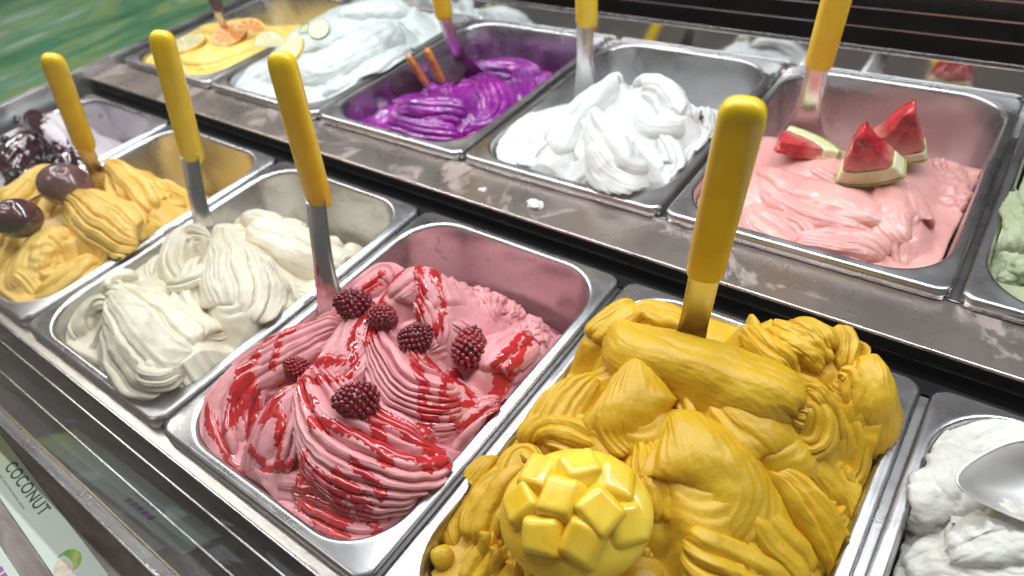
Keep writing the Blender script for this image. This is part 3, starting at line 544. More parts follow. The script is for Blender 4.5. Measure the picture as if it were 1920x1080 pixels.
  base=[(-86.8, 162.6, -8), (-109.8, 129.4, -10), (-116.3, 104.6, -16), (-103.0, 61.0, -16), (-107.6, 29.6, -18), (-79.6, 29.1, 0), (-58.0, 44.7, 10), (-71.5, 164.6, -6), (-45.4, 180.0, -6), (-39.0, 107.5, 0), (-78.3, 110.4, -6), (-100.5, 85.7, -10), (-115.9, 97.6, -40), (-110.6, 80.1, -60), (-117.5, 102.3, -70)],
  strokes=[
   ([(-117.0, 109.9, -4, 10), (-102.2, 128.2, 0, 26), (-78.1, 151.1, 2, 30), (-49.9, 170.4, 2, 26)], 30, 2, 1, 's', 0, (-0.1, 1.1), (0.18, 0.18)),
   ([(-90.8, 30.9, -2, 10), (-77.8, 46.5, 12, 26), (-57.9, 63.1, 18, 36), (-32.9, 76.1, 16, 36)], 34, 6, 1.6, 's', 0, (-0.1, 1.1), (0.18, 0.18)),
   ([(-108.7, 18.4, -14, 10), (-91.5, 34.4, -2, 26), (-62.8, 41.6, 10, 36), (-34.1, 46.6, 14, 36)], 34, 6, 1.6, 's', 0, (-0.1, 1.1), (0.18, 0.18)),
  ],
  blobs=[(-103.5, 75.5, -8, 24, 20, 18, 20, 0.16, 1.6), (-90.0, 87.8, -4, 26, 24, 18, 0, 0.14, 1.6), (-100.4, 105.7, -8, 28, 22, 16, 30, 0.14, 1.6), (-76.9, 78.9, -2, 24, 18, 16, 0, 0.14, 1.6)],
  torn=[(-96.2, 114.2, 70, 2.6, 130), (-97.8, 75.7, 50, 3.0, 120), (-74.8, 67.2, 40, 2.4, 130), (-59.5, 50.2, 70, 1.0, 120)]),
 'B3': dict(fill=20, q=0.8, sink=10, slope=1.25, seed=8,
  base=[(-63.4, -143.3, -12), (-13.0, -157.3, -8), (35.0, -157.8, -8), (84.2, -143.5, -8), (114.9, -120.5, -8), (123.4, -75.6, -6), (111.5, -8.3, -6), (84.6, 22.9, -4), (-63.2, -103.6, -2), (-52.0, -73.8, 6), (-27.9, -52.3, 14), (59.0, -84.7, 16), (51.4, -6.5, 14), (-21.6, -0.9, 18), (73.2, -111.2, 8), (94.7, -42.0, 8), (21.3, -122.6, 8), (-105, 150, -118), (0, 155, -118), (60, 150, -118), (100, 140, -118), (0, 125, -110), (-105, 110, -100), (-105, 60, -80), (95, 115, -70)],
  strokes=[
   ([(-59.8, -130.8, -4, 6), (-45.5, -101.3, 16, 20), (-31.8, -72.7, 34, 22), (-15.3, -40.4, 48, 18), (-7.4, -17.5, 52, 12), (8.0, -24.3, 46, 5)], 40, 3, 1.4, 's', 0, (-0.1, 1.1), (0.18, 0.18)),
   ([(-20.6, -56.0, 38, 5), (33.2, -111.8, 46, 20), (62.2, -133.1, 42, 28), (80.2, -135.4, 26, 22), (83.7, -113.4, 8, 9)], 42, 3, 2.2, 's', -8, (-0.1, 1.1), (0.18, 0.18)),
   ([(-8.2, -101.0, 20, 4), (14.0, -129.6, 16, 9), (44.3, -144.7, 8, 11), (75.3, -138.2, 4, 11), (89.7, -104.9, 6, 8), (85.4, -74.1, 6, 4)], 24, 2, 2, 's', 0, (-0.1, 1.1), (0.18, 0.18)),
   ([(-26.4, -70.5, 30, 6), (-16.5, -111.3, 34, 20), (-15.3, -137.8, 26, 24), (-15.5, -148.5, 10, 16), (-13.1, -150.2, -4, 6)], 36, 3, 2.0, 's', 0, (-0.1, 1.1), (0.18, 0.18)),
   ([(-55.9, -90.0, 10, 5), (-54.3, -117.3, 6, 14), (-50.9, -136.7, -2, 14), (-43.1, -144.8, -8, 6)], 26, 3, 1.6, 's', 0, (-0.1, 1.1), (0.18, 0.18)),
   ([(10.6, -25.6, 36, 5), (22.2, -9.2, 48, 15), (56.2, -17.7, 50, 20), (82.8, -39.4, 40, 20), (88.2, -55.7, 24, 11)], 40, 3, 2.2, 'w', 0, (-0.1, 1.1), (0.18, 0.18)),
   ([(29.7, -48.2, 34, 4), (61.7, -71.6, 36, 11), (85.2, -62.4, 30, 11), (85.9, -24.9, 24, 5)], 24, 2, 1.6, 's', 0, (-0.1, 1.1), (0.18, 0.18)),
   ([(78.0, 36.0, 6, 7), (101.7, -9.9, 10, 13), (111.1, -56.9, 6, 18), (111.7, -95.6, -8, 12)], 32, 7, 1.8, 's', 0, (-0.1, 1.1), (0.18, 0.18)),
   ([(72.7, -74.5, 24, 5), (93.3, -84.5, 20, 15), (108.4, -102.2, 8, 16), (99.7, -114.4, -8, 8)], 32, 6, 1.8, 's', 0, (-0.1, 1.1), (0.18, 0.18)),
   ([(12.1, -129.1, 12, 5), (37.4, -144.3, 4, 11), (67.6, -136.0, -6, 12), (93.4, -114.0, -10, 8)], 26, 3, 2, 's', 0, (-0.1, 1.1), (0.18, 0.18)),
   ([(69.9, 2.1, 24, 4), (93.5, -13.7, 20, 13), (116.3, -35.4, 10, 13)], 28, 6, 1.8, 's', 0, (-0.1, 1.1), (0.18, 0.18)),
  ],
  blobs=[],
  torn=[(86.1, -11.4, 18, 1.2, 170)]),
 'B2': dict(fill=18, q=0.8, sink=10, slope=1.25, seed=9,
  base=[(-83.9, -114.8, -30), (19.3, -118.0, -30), (53.3, -103.4, -30), (71.9, -46.5, -28), (79.5, 42.5, -30), (72.5, 92.8, -34), (11.1, 113.4, -28), (-43.8, 79.8, -22), (-48.2, -1.5, -16), (-67.1, -61.6, -16), (-84.3, -89.8, -22), (29.3, -68.7, -10), (24.7, -4.7, -10), (-105, 60, -90), (-105, 120, -100), (-60, 150, -115), (0, 155, -115), (70, 150, -115), (-105, 0, -60), (-105, -80, -50), (105, 120, -60)],
  strokes=[
   ([(-71.1, -84.3, -14, 8), (-11.1, -85.4, -2, 20), (34.1, -71.6, 0, 24), (59.8, -60.6, -8, 16)], 24, 5, 2.4, 's', 0, (-0.1, 1.1), (0.18, 0.18)),
   ([(-19.8, 27.6, -8, 8), (39.9, -3.7, 0, 24), (78.6, -37.7, -4, 28), (81.2, -78.0, -14, 22), (52.3, -100.5, -24, 12)], 28, 8, 2.4, 's', 0, (-0.1, 1.1), (0.18, 0.18)),
   ([(-69.5, -104.4, -20, 8), (-11.5, -120.3, -12, 22), (36.7, -111.5, -14, 28), (61.3, -89.3, -24, 14)], 26, 8, 2.4, 's', 0, (-0.1, 1.1), (0.18, 0.18)),
   ([(-41.1, 52.5, -14, 8), (-3.9, 70.8, -8, 20), (31.3, 87.8, -14, 22), (67.9, 86.8, -28, 12)], 26, 4, 2, 's', 0, (-0.1, 1.1), (0.18, 0.18)),
   ([(18.4, 78.5, -16, 8), (67.9, 42.2, -16, 20), (87.0, -4.9, -22, 18)], 24, 6, 2, 's', 0, (-0.1, 1.1), (0.18, 0.18)),
  ],
  blobs=[],
  torn=[(55.3, -89.1, 60, 1.6, 110), (40.7, 36.3, 50, 2.2, 110), (-37.3, -115.3, 40, 1.8, 110)]),
 'B4': dict(fill=12, q=0.8, sink=10, slope=1.25, seed=10,
  base=[(-59.8, -134.3, -20), (1.0, -146.7, -22), (45.8, -140.8, -22), (85.4, -124.6, -22), (102.3, -84.0, -24), (108.0, -24.3, -26), (108.4, 45.9, -26), (-80.0, -74.4, -6), (-84.5, -4.1, -8), (-24.3, -22.7, 4), (23.5, -80.0, 2), (48.0, 12.7, -4), (83.7, 35.5, -14), (65.1, -90.7, -8), (-12.8, -113.4, -6), (-100, 150, -118), (0, 155, -118), (60, 150, -118), (105, 140, -118), (0, 120, -100), (60, 120, -100), (-100, 110, -100)],
  strokes=[
   ([(-85.5, -47.0, -4, 10), (-42.5, -77.4, 6, 26), (1.7, -90.3, 8, 34), (44.9, -91.6, 4, 28), (76.3, -96.8, -12, 12)], 28, 2, 1.5, 's', 0, (-0.1, 1.1), (0.18, 0.18)),
   ([(47.1, -8.9, 2, 10), (59.2, -63.2, 8, 28), (72.3, -93.2, 2, 32), (91.2, -100.8, -16, 16)], 30, 2, 2, 's', 0, (-0.1, 1.1), (0.18, 0.18)),
   ([(-13.6, -138.5, -8, 8), (23.1, -137.8, -2, 20), (55.8, -124.3, -6, 22), (75.4, -122.8, -18, 12)], 24, 3, 2, 's', 0, (-0.1, 1.1), (0.18, 0.18)),
   ([(-66.7, -106.8, -8, 8), (-36.2, -131.2, -8, 22), (6.4, -137.7, -14, 20)], 24, 3, 1.6, 's', 0, (-0.1, 1.1), (0.18, 0.18)),
  ],
  blobs=[],
  torn=[(94.4, 26.2, 30, 5, 150), (109.2, -4.3, 26, 5, 150), (30.2, -101.7, 90, 1.0, 110)]),
 'B5': dict(fill=6, q=0.62, sink=10, slope=1.25, seed=11,
  base=[(-95.1, -87.5, -24), (-118.8, -43.8, -22), (-111.9, -31.7, -10), (-116.3, 16.1, -6), (-106.1, 50.8, 0), (-85.9, -66.2, 10), (-60.5, -102.9, -10)],
  strokes=[
   ([(-119.9, 14.2, 0, 8), (-107.4, -57.0, 8, 20), (-93.6, -95.6, 0, 20)], 26, 3, 2, 's', 0, (-0.1, 1.1), (0.18, 0.18)),
  ],
  blobs=[(-92.1, -114.3, -14, 16, 10, 10, 30, 0.2, 2), (-87.7, -111.2, -6, 14, 12, 12, 0, 0.2, 2)],
  torn=[(-106.3, -61.4, 60, 3, 110)]),
 'B1': dict(fill=8, q=0.62, sink=10, slope=1.25, seed=12,
  base=[(-102.6, -131.1, -10), (-8.9, -133.9, -14), (75.0, -123.4, -16), (106.4, -43.7, -14), (105.0, 53.7, -14), (81.8, 132.3, -14), (55.3, -50.2, 14), (-28.1, -65.6, 8), (35.5, 42.1, 24), (-51.7, 55.1, 26), (45.6, 127.4, 10), (-103.5, -94.1, 0), (-49.6, 3.3, 20), (-23.8, 152.5, 20), (26.5, 172.7, 0)],
  strokes=[
   ([(-105.7, -126.0, -4, 8), (-38.0, -98.3, 12, 26), (32.1, -67.3, 26, 36), (60.8, -2.0, 36, 40), (49.1, 81.2, 36, 30)], 40, 3, 2, 's', 0, (-0.1, 1.1), (0.18, 0.18)),
   ([(61.0, -119.8, -12, 8), (92.2, -88.8, 4, 26), (113.9, -29.5, 14, 32), (104.0, 62.0, 8, 26)], 34, 4, 2, 's', 0, (-0.1, 1.1), (0.18, 0.18)),
   ([(-61.2, 41.5, 30, 10), (-34.9, 69.0, 40, 24), (9.4, 99.8, 42, 28), (55.7, 122.8, 30, 20)], 34, 3, 2, 's', 0, (-0.1, 1.1), (0.18, 0.18)),
  ],
  blobs=[],
  torn=[(51.3, -65.8, 90, 2.2, 90), (42.9, 33.0, 90, 2.2, 100)]),
 'B0': dict(fill=0, q=0.62, sink=10, slope=1.25, seed=13,
  base=[(-55.3, -145.2, -10), (38.1, -132.9, -10), (77.9, -107.9, -10), (84.1, -45.5, -8), (85.0, 12.1, -8), (18.4, -81.0, 2), (27.6, -18.4, 6), (-18.0, -111.2, 0), (-51.1, -8.7, 2), (-60, 150, -60), (0, 155, -60), (60, 150, -60)],
  strokes=[
   ([(-33.2, -134.0, -2, 8), (35.1, -113.2, 4, 26), (70.3, -61.9, 6, 30), (74.7, 12.2, 0, 20)], 26, 4, 1.6, 's', 0, (-0.1, 1.1), (0.18, 0.18)),
   ([(23.4, -142.8, -8, 8), (75.2, -112.6, -2, 20), (89.5, -58.1, -2, 24), (90.1, 8.7, -6, 14)], 26, 4, 1.6, 's', 0, (-0.1, 1.1), (0.18, 0.18)),
   ([(-54.1, -53.7, 0, 8), (-16.3, -20.3, 6, 26), (37.4, 21.1, 6, 28)], 26, 4, 1.6, 's', 0, (-0.1, 1.1), (0.18, 0.18)),
  ],
  blobs=[],
  torn=[(-4.0, -69.2, 90, 1.6, 70)]),
}
SAUCE = {'F3': [(5.0, [(-93.4, -98.4), (-84.3, -113.7), (-58.5, -124.7), (-42.2, -139.6)]), (4.2, [(-98.5, -79.9), (-83.9, -99.9), (-58.5, -124.7)]), (3.2, [(-100.5, -66.3), (-108.2, -47.7), (-95.5, -32.9)]), (2.6, [(-98.3, -30.5), (-87.0, -58.9), (-69.7, -85.0)]), (4.2, [(-32.1, -87.0), (-52.1, -81.8), (-31.8, -63.5), (-6.7, -56.0)]), (4.5, [(-27.0, -124.8), (-32.4, -109.5), (-40.5, -88.6), (-39.6, -74.7)]), (3.4, [(-32.4, -109.5), (-11.2, -121.4), (1.3, -137.0)]), (3.0, [(-43.7, -77.1), (-8.7, -95.7), (11.4, -102.2)]), (5.6, [(39.3, -75.7), (68.6, -76.1), (96.6, -70.7), (117.9, -74.3)]), (3.6, [(46.5, -78.9), (71.5, -92.6), (88.0, -104.1)]), (3.2, [(20.6, -111.7), (42.8, -104.2), (78.1, -99.5), (108.9, -86.3)]), (3.0, [(6.4, -74.5), (-29.8, -89.0), (-63.3, -101.6)]), (3.8, [(2.7, -29.1), (-15.7, -10.6), (-28.7, 12.7), (-23.7, 39.3)]), (3.6, [(-15.6, 55.5), (10.8, 29.5), (22.5, 6.1), (41.4, -18.2)]), (2.4, [(2.8, 55.1), (30.0, 30.6), (36.6, 12.3)]), (3.2, [(-26.7, -7.0), (-16.2, -30.4), (6.5, -58.5), (7.0, -71.0)]), (2.6, [(-21.5, 10.6), (-15.5, -8.9), (-1.2, -29.7)]), (3.0, [(21.8, -12.0), (61.6, -16.6), (84.4, -10.2), (100.3, -19.8)]), (2.8, [(41.3, -22.1), (64.3, -34.8), (81.8, -60.8)]), (3.0, [(62.0, 0.4), (73.0, -19.6), (86.8, -42.6), (82.6, -56.8)]), (2.6, [(90.8, 62.9), (95.4, 37.0), (97.7, 11.4), (100.8, 0.1)]), (2.4, [(97.8, 63.2), (105.4, 32.4), (105.4, 6.0)]), (2.4, [(120.2, -6.2), (108.1, -25.4), (96.2, -44.2)]), (2.4, [(112.8, -3.0), (95.3, -22.4), (86.8, -45.6)]), (6.5, [(33.5, -146.5), (51.2, -143.4), (71.5, -146.0)]), (3.0, [(26.6, -133.1), (26.5, -149.4), (61.1, -158.5), (84.4, -153.7)]), (3.2, [(60.8, -132.1), (90.9, -133.7), (100.2, -137.7)]), (3.0, [(69.8, -117.5), (96.4, -121.8)]), (2.6, [(-85.0, -145.9), (-53.5, -157.7), (-21.0, -161.0)]), (2.4, [(-97.7, -137.7), (-67.2, -151.2)]), (3.2, [(-86.7, -50.3), (-76.0, -21.4), (-53.5, -9.2)]), (2.8, [(-56.4, 0.9), (-56.7, 25.1), (-48.3, 37.9)]), (3.4, [(-79.4, -124.1), (-68.4, -143.0)]), (2.2, [(-24.4, -145.1), (-4.5, -150.1), (17.7, -136.6)])], 'F0': [(13, [(-91.6, 59.3), (-37.3, 63.4), (-2.5, 35.0)]), (9, [(-43.0, 16.4), (29.9, 15.2), (81.3, 29.7)]), (12, [(17.6, -22.6), (68.2, -14.9), (117.2, 7.2), (77.4, 34.8)]), (8, [(-55.0, 54.4), (25.2, 29.2), (80.9, -8.4)]), (7, [(-5.2, -0.1), (47.8, -38.0), (64.3, -59.3)]), (5, [(17.1, -22.0), (50.0, -44.0)]), (8, [(-4.6, -15.7), (38.9, -4.3)]), (6, [(42.6, 6.2), (116.3, 9.5)])], 'B4': [(5, [(-48.2, -150.3), (-26.7, -153.1), (-6.0, -155.8)]), (5, [(72.4, -98.8), (91.1, -122.9), (85.3, -133.9)]), (4, [(58.0, -123.3), (77.2, -130.0)]), (4, [(8.9, -93.3), (-10.9, -121.6), (-17.8, -143.3)]), (5, [(45.1, -2.7), (64.5, -24.9), (64.6, -63.7)]), (3, [(31.6, -110.2), (51.1, -82.6), (60.8, -49.7)]), (4, [(-67.3, -53.0), (-38.8, -72.3)])]}
RASPS = [(-37.4, -8.8, 13.5, 'raspberry beside the blade of the spatula on the pink ice cream', 0.4), (-2.3, -8.5, 13, 'raspberry between two others under the pink peak', 0.4), (35.4, -8.9, 14, 'raspberry at the head of the ribbed pink fold below the peak', 0.4), (63.6, 20.8, 14.5, 'raspberry set apart beside the rough broken pink surface', 0.4), (-51.9, -72.8, 11.5, 'small dark raspberry on the streaked pink slope beside the pan side', 0.85), (42.3, -83.0, 13.5, 'blackish raspberry on the large ribbed fold in the middle of the pink ice cream', 0.4)]
MANGO = (-24.9, -75.2, 40)
MANGO_ROT = (0.35, -0.1, 0.55)
MANGO_CUBES = [(-0.44, 0.62, (0.0305, 0.0285, 0.012)), (0.14, 0.66, (0.0305, 0.0285, 0.0136)), (0.62, 0.42, (0.0305, 0.0285, 0.012)), (-0.68, 0.16, (0.0305, 0.0285, 0.0128)), (-0.12, 0.16, (0.0305, 0.0285, 0.0168)), (0.4, -0.04, (0.0305, 0.0285, 0.0152)), (-0.42, -0.34, (0.0305, 0.0285, 0.0136)), (0.14, -0.46, (0.0305, 0.0285, 0.0136)), (0.74, -0.22, (0.0305, 0.0285, 0.0096))]
PLUM1 = [(-0.4083, 0.1471, 0.038)]
PLUM2 = [(-0.3857, 0.0785, 0.04)]
CURRANTS = [(-92.3, 45.9, 0, 7), (-101.5, 54.9, 0, 6.5), (-11.8, -1.2, 0, 6), (32.9, 10.6, 0, 6), (51.4, 16.6, 0, 6), (52.8, 20.9, 0, 5.5), (43.5, -32.5, 0, 6.5), (52.1, -29.1, 0, 6.5), (51.8, -22.8, 0, 6), (50.7, 5.4, 0, 5.5), (46.5, -9.6, 0, 5.5), (59.1, 0.5, 0, 5.5)]
WEDGES = [((0.3916, 0.5279, 0.094), (0.25, -0.3, 0.15), 'upright watermelon wedge leaning forward, pale rind on the pink ice cream', {'R': 0.066, 'ang': 54, 'tk': 0.024, 'rind': 0.26}), ((0.4206, 0.5822, 0.096), (0.2, 0.05, 0.3), 'upright watermelon wedge with thin rind standing behind the leaning one', {'R': 0.064, 'ang': 54, 'tk': 0.026, 'rind': 0.17}), ((0.3151, 0.5426, 0.046), (1.25, 0.0, -0.45), 'watermelon wedge lying flat under the spatula blade', {'R': 0.068, 'ang': 64, 'tk': 0.016, 'rind': 0.28})]
SLICES = [('orange', (-0.6241, 0.5521, 0.036), (0.25, 0.1, 0.3), 0.03, False, 'thick orange slice on the pale yellow ice cream'), ('orange', (-0.5692, 0.5607, 0.046), (0.5, 0.3, 0.8), 0.026, True, 'half orange slice standing on the pale yellow ice cream'), ('lemon', (-0.6891, 0.5059, 0.03), (0.1, 0, 0), 0.034, False, 'pale lemon slice lying beside the dark spatula'), ('lemon', (-0.4114, 0.5186, 0.052), (0.5, -0.2, 0.2), 0.026, False, 'yellow rimmed lemon slice lying on the white mound'), ('lemon', (-0.4726, 0.5266, 0.046), (1.0, 0.2, 0.9), 0.026, True, 'half lemon slice standing between yellow and white ice cream'), ('lime', (-0.3835, 0.56, 0.072), (0.6, 0.2, 0.4), 0.017, False, 'lime slice with thin dark green rim on the white mound'), ('lime', (-0.407, 0.5532, 0.066), (0.7, -0.1, 0.2), 0.015, True, 'small half lime slice next to the lime slice')]
STICKS = [((-0.1711, 0.5527, 0.024), (-0.1824, 0.5411, 0.068), 'orange candied stick leaning towards the pan side in the purple ice cream'), ((-0.1554, 0.5691, 0.024), (-0.1647, 0.5608, 0.072), 'orange candied stick beside the dark slice in the purple ice cream')]
BEETS = [((-0.2102, 0.5509, 0.018), (1.0, 0.2, 0.5), 0.025, 'dark glossy fruit slice behind the leaning candied stick'), ((-0.1756, 0.6018, 0.022), (0.7, 0.1, 0.3), 0.028, 'dark glossy fruit slice behind both candied sticks')]
SCOOP = ((0.5883, 0.273, 0.03), (0.3, 0.1, 0.6))
CRUMBS = [(0.1247, 0.3885, 0.007, 'larger white ice cream crumb on the deck in front of the pans'), (0.0553, 0.3875, 0.0035, 'small white ice cream crumb on the deck beside the larger one')]
CARD1 = ((-0.085, -0.102, -0.0598), (0, 0, -0.0663))
CARD2 = ((-0.075, -0.15, -0.0598), (0, 0, -0.0628))

M_G = {
 'F0': gelato_mat('white_ice_cream_plum', rgb('d8d0d4'), rgb('cfc0c8'), .4, .2),
 'F1': gelato_mat('orange_ice_cream', rgb('f3cb72'), rgb('eabb54'), .38, .2, .22),
 'F2': gelato_mat('cream_ice_cream', rgb('e2dac6'), rgb('d8ceb6'), .38, .25, .18),
 'F3': gelato_mat('pink_ice_cream', rgb('de9a9d'), rgb('d28a90'), .36, .22, .22),
 'F4': gelato_mat('mango_ice_cream', rgb('d8ae28'), rgb('c99c16'), .40, .18, .25),
 'F5': gelato_mat('coconut_ice_cream', rgb('d8d7d2'), rgb('cfccc2'), .5, .25, .5),
 'B0': gelato_mat('pale_yellow_ice_cream', rgb('f2d880'), rgb('eec45a'), .4, .2),
 'B1': gelato_mat('white_citrus_ice_cream', rgb('d0d5d3'), rgb('c6cecb'), .3, .2, .35),
 'B2': gelato_mat('purple_ice_cream', rgb('9c0e98'), rgb('6a0676'), .24, .12, .7, scale=150, coat=1.0),
 'B3': gelato_mat('pure_white_ice_cream', rgb('d6d6d4'), rgb('cfcfcd'), .4, .25, .2),
 'B4': gelato_mat('watermelon_ice_cream', rgb('e0a79f'), rgb('d2938e'), .3, .22, .3, coat=.25),
 'B5': gelato_mat('green_ice_cream', rgb('adb394'), rgb('969e7c'), .45, .2, .5),
}
GLAB = {'F0': 'white ice cream streaked with dark berry sauce', 'F1': 'orange ice cream in ribbed scoops with purple fruit on it', 'F2': 'smooth cream coloured ice cream in layered folds',
 'F3': 'pink ribbed ice cream drizzled with red sauce', 'F4': 'heaped mango yellow ice cream with a cut mango on it', 'F5': 'coarse white ice cream with a steel scoop resting in it',
 'B0': 'pale yellow ice cream topped with orange slices', 'B1': 'white ice cream mound topped with lemon and lime slices', 'B2': 'glossy bright purple ice cream with ridges',
 'B3': 'pure white ice cream in soft peaks without topping', 'B4': 'pale pink ice cream topped with watermelon wedges', 'B5': 'pale green ice cream at the end of its row'}
GEL = {}
for key, spec in GELATO.items():
    me = build_gelato(spec, 'ice_cream', M_G[key])
    o = obj('ice_cream', me, None, loc=pan_origin(key[0], int(key[1])), smooth=False); GEL[key] = o
    tag(o, GLAB[key], 'ice cream', 'ice creams in the pans')
def surface_z(key, x, y):
    """height of the ice cream at a point given in the pan's own frame"""
    me = GEL[key].data; v, _ = get_arrays(me); d = np.hypot(v[:, 0]-x, v[:, 1]-y)
    s = v[d < .003]; return s[:, 2].max() if len(s) else 0.0

# sauces
M_SAUCE = plain('red_fruit_sauce', (.58, .030, .036), .09, coat=1, c2=(.42, .010, .016), scale=70)
M_BERRYSAUCE = plain('dark_berry_sauce', (.055, .006, .016), .10, coat=1, c2=(.03, .003, .012), scale=40)
M_CREAMRIP = plain('milky_ripple', (.80, .56, .54), .2, coat=.5)
for key, mat_, nm in (('F3', M_SAUCE, 'fruit_sauce'), ('F0', M_BERRYSAUCE, 'berry_sauce')):
    c = coat_mesh(GEL[key].data, SAUCE[key], mat_, nm, sd=len(key)*3.3, thick=.0008)
    if c: c.parent = GEL[key]

# ------------------------------------------------------------------ spatulas
def sweep(cent, secs, K=28, pw=.75, side=Vector((1, 0, 0)), curl=0.0):
    """loft of super-elliptic sections (half width, half depth) along points; side = width direction"""
    V, F = [], []
    for i, (c, (a, b)) in enumerate(zip(cent, secs)):
        c = Vector(c); t = (Vector(cent[min(i+1, len(cent)-1)])-Vector(cent[max(i-1, 0)])).normalized()
        s = (side-t*side.dot(t)).normalized(); u = t.cross(s)
        for j in range(K):
            f = 2*math.pi*j/K; cx, sy = math.cos(f), math.sin(f)
            V.append(c+s*(math.copysign(abs(cx)**pw, cx)*a)+u*(math.copysign(abs(sy)**pw, sy)*b+curl*cx*cx))
    n = len(cent)
    for i in range(n-1):
        for j in range(K):
            k = (j+1) % K; F.append((i*K+j, i*K+k, (i+1)*K+k, (i+1)*K+j))
    F.append(tuple(range(K))[::-1]); F.append(tuple(range((n-1)*K, n*K)))
    return pyd('sweep', V, F)
def spatula(base, top, tip, label, side, hw=.0122, flare=.021, dark=False):
    base, top, tip = Vector(base), Vector(top), Vector(tip)
    r = empty('spatula', base); tag(r, label, 'spatula', 'spatulas standing in the ice creams')
    ax = (top-base); ln = ax.length; ax.normalize(); cent, secs = [], []
    prof = [(-.004, .60), (-.0025, .80), (0, .93), (.004, 1.0), (.03, 1.0), (.07, 1.0), (.11, .99), (ln-.014, .98), (ln-.008, .93), (ln-.004, .80), (ln-.0015, .58), (ln-.0002, .3)]
    for t, k in prof: cent.append(ax*t); secs.append((hw*k, .0082*k))
    obj('handle', sweep(cent, secs, 36, .72, side), M_DARKH if dark else M_HANDLE, r)
    # ferrule end and blade: narrow neck widening to a curved blade
    d = tip-base; cent, secs = [], []
    for t in np.linspace(0, 1, 15):
        q = ax*(.006*(1-t))*(-1 if t > 0 else 1)+d*t
        bow = side.cross(ax).normalized()*(.010*math.sin(math.pi*t))
        wv = hw*.80+(flare-hw*.80)*max(0, (t-.38)/.62)**1.3
        cent.append(ax*.012*(1-t)**3+d*t+bow); secs.append((wv, .0011))
    obj('blade', sweep(cent, secs, 40, .6, side, .0050), M_BLADE, r)
    return r
M_DARKH = plain('dark_plum_plastic', (.10, .05, .07), .4)
SX = Vector((.80, .60, 0)).normalized()
spatula((-.412, .1915, .065), (-.350, .192, .192), (-.500, .222, -.04), 'yellow handled spatula in the orange ice cream with purple fruit', Vector((.7, .7, 0)))
spatula((-.212, .223, .080), (-.172, .233, .224), (-.190, .190, -.02), 'yellow handled spatula in the cream coloured ice cream', Vector((.8, .6, 0)))
spatula((-.003, .226, .083), (.012, .231, .231), (.030, .178, -.03), 'yellow handled spatula in the pink ice cream', Vector((.85, .5, 0)))
spatula((.362, .267, .110), (.387, .241, .256), (.338, .300, -.01), 'yellow handled spatula in the heaped mango ice cream', Vector((.95, .3, 0)), hw=.0128, flare=.016)
spatula((-.164, .605, .100), (-.150, .590, .250), (-.158, .645, .0), 'yellow handled spatula in the purple ice cream', Vector((1, .35, 0)))
spatula((.040, .640, .100), (.058, .625, .250), (.040, .640, -.005), 'yellow handled spatula in the pure white ice cream', Vector((1, .25, 0)), hw=.0135, flare=.024)
spatula((.324, .620, .100), (.342, .598, .250), (.312, .650, .0), 'yellow handled spatula in the watermelon ice cream', Vector((1, .2, 0)), hw=.0135, flare=.030)
spatula((-.640, .560, .075), (-.640, .560, .22), (-.655, .585, .0), 'dark handled spatula in the pale yellow ice cream', Vector((1, .5, 0)), hw=.009, flare=.009, dark=True)

# ------------------------------------------------------------------ fruit
def raspberry(key, x, y, z, r, seed, label, yaw=0, tilt=40):
    rs = np.random.RandomState(seed); V, F = [], []
    bm = bmesh.new()
    n = 120
    for i in range(n):
        zz = 1-2*(i+.5)/n; ph = i*2.39996; rr = math.sqrt(1-zz*zz)
        prof = .86+.18*(-zz)                                     # broader shoulder, blunt tip
        q = Vector((rr*math.cos(ph)*r*prof, rr*math.sin(ph)*r*prof, zz*r*1.12))*(1+rs.normal()*.03)
        dr = r*.165*rs.uniform(.85, 1.12)
        bmesh.ops.create_icosphere(bm, subdivisions=2, radius=dr, matrix=Matrix.Translation(q))
    bmesh.ops.create_icosphere(bm, subdivisions=3, radius=r*.86, matrix=Matrix.Scale(1.05, 4, (0, 0, 1)))
    o = obj('raspberry', bm, M_RASP, loc=pan_origin(key[0], int(key[1]))+Vector((x, y, z)), rot=(math.radians(tilt), math.radians(seed*23 % 60-30), math.radians(yaw)))
    o.scale = (rs.uniform(.9, 1.12), rs.uniform(.9, 1.12), rs.uniform(.88, 1.2))
    return tag(o, label, 'raspberry', 'raspberries on the pink ice cream')
M_RASP = plain('raspberry_flesh', (.36, .012, .022), .26, coat=.5, c2=(.16, .004, .014), scale=90, bump=.15, bscale=600, sss=.1)
_nt = M_RASP.node_tree; _b = _nt.nodes['Principled BSDF']; _src = _b.inputs['Base Color'].links[0].from_socket     # every berry is a little riper or paler
_oi = N(_nt, 'ShaderNodeObjectInfo'); _mx = N(_nt, 'ShaderNodeMix', data_type='RGBA'); _mr = N(_nt, 'ShaderNodeMapRange'); _mr.inputs['To Max'].default_value = .6; _nt.links.new(_oi.outputs['Random'], _mr.inputs['Value']); _nt.links.new(_mr.outputs[0], _mx.inputs[0]); _nt.links.new(_src, _mx.inputs[6]); _mx.inputs[7].default_value = (.09, .004, .014, 1); _nt.links.new(_mx.outputs[2], _b.inputs['Base Color'])
for i, (x, y, r, lab, sink) in enumerate(RASPS):
    raspberry('F3', x/1000, y/1000, surface_z('F3', x/1000, y/1000)+r/1000*sink, r/1000, i+3, lab, i*70, 35+i*13 % 50)

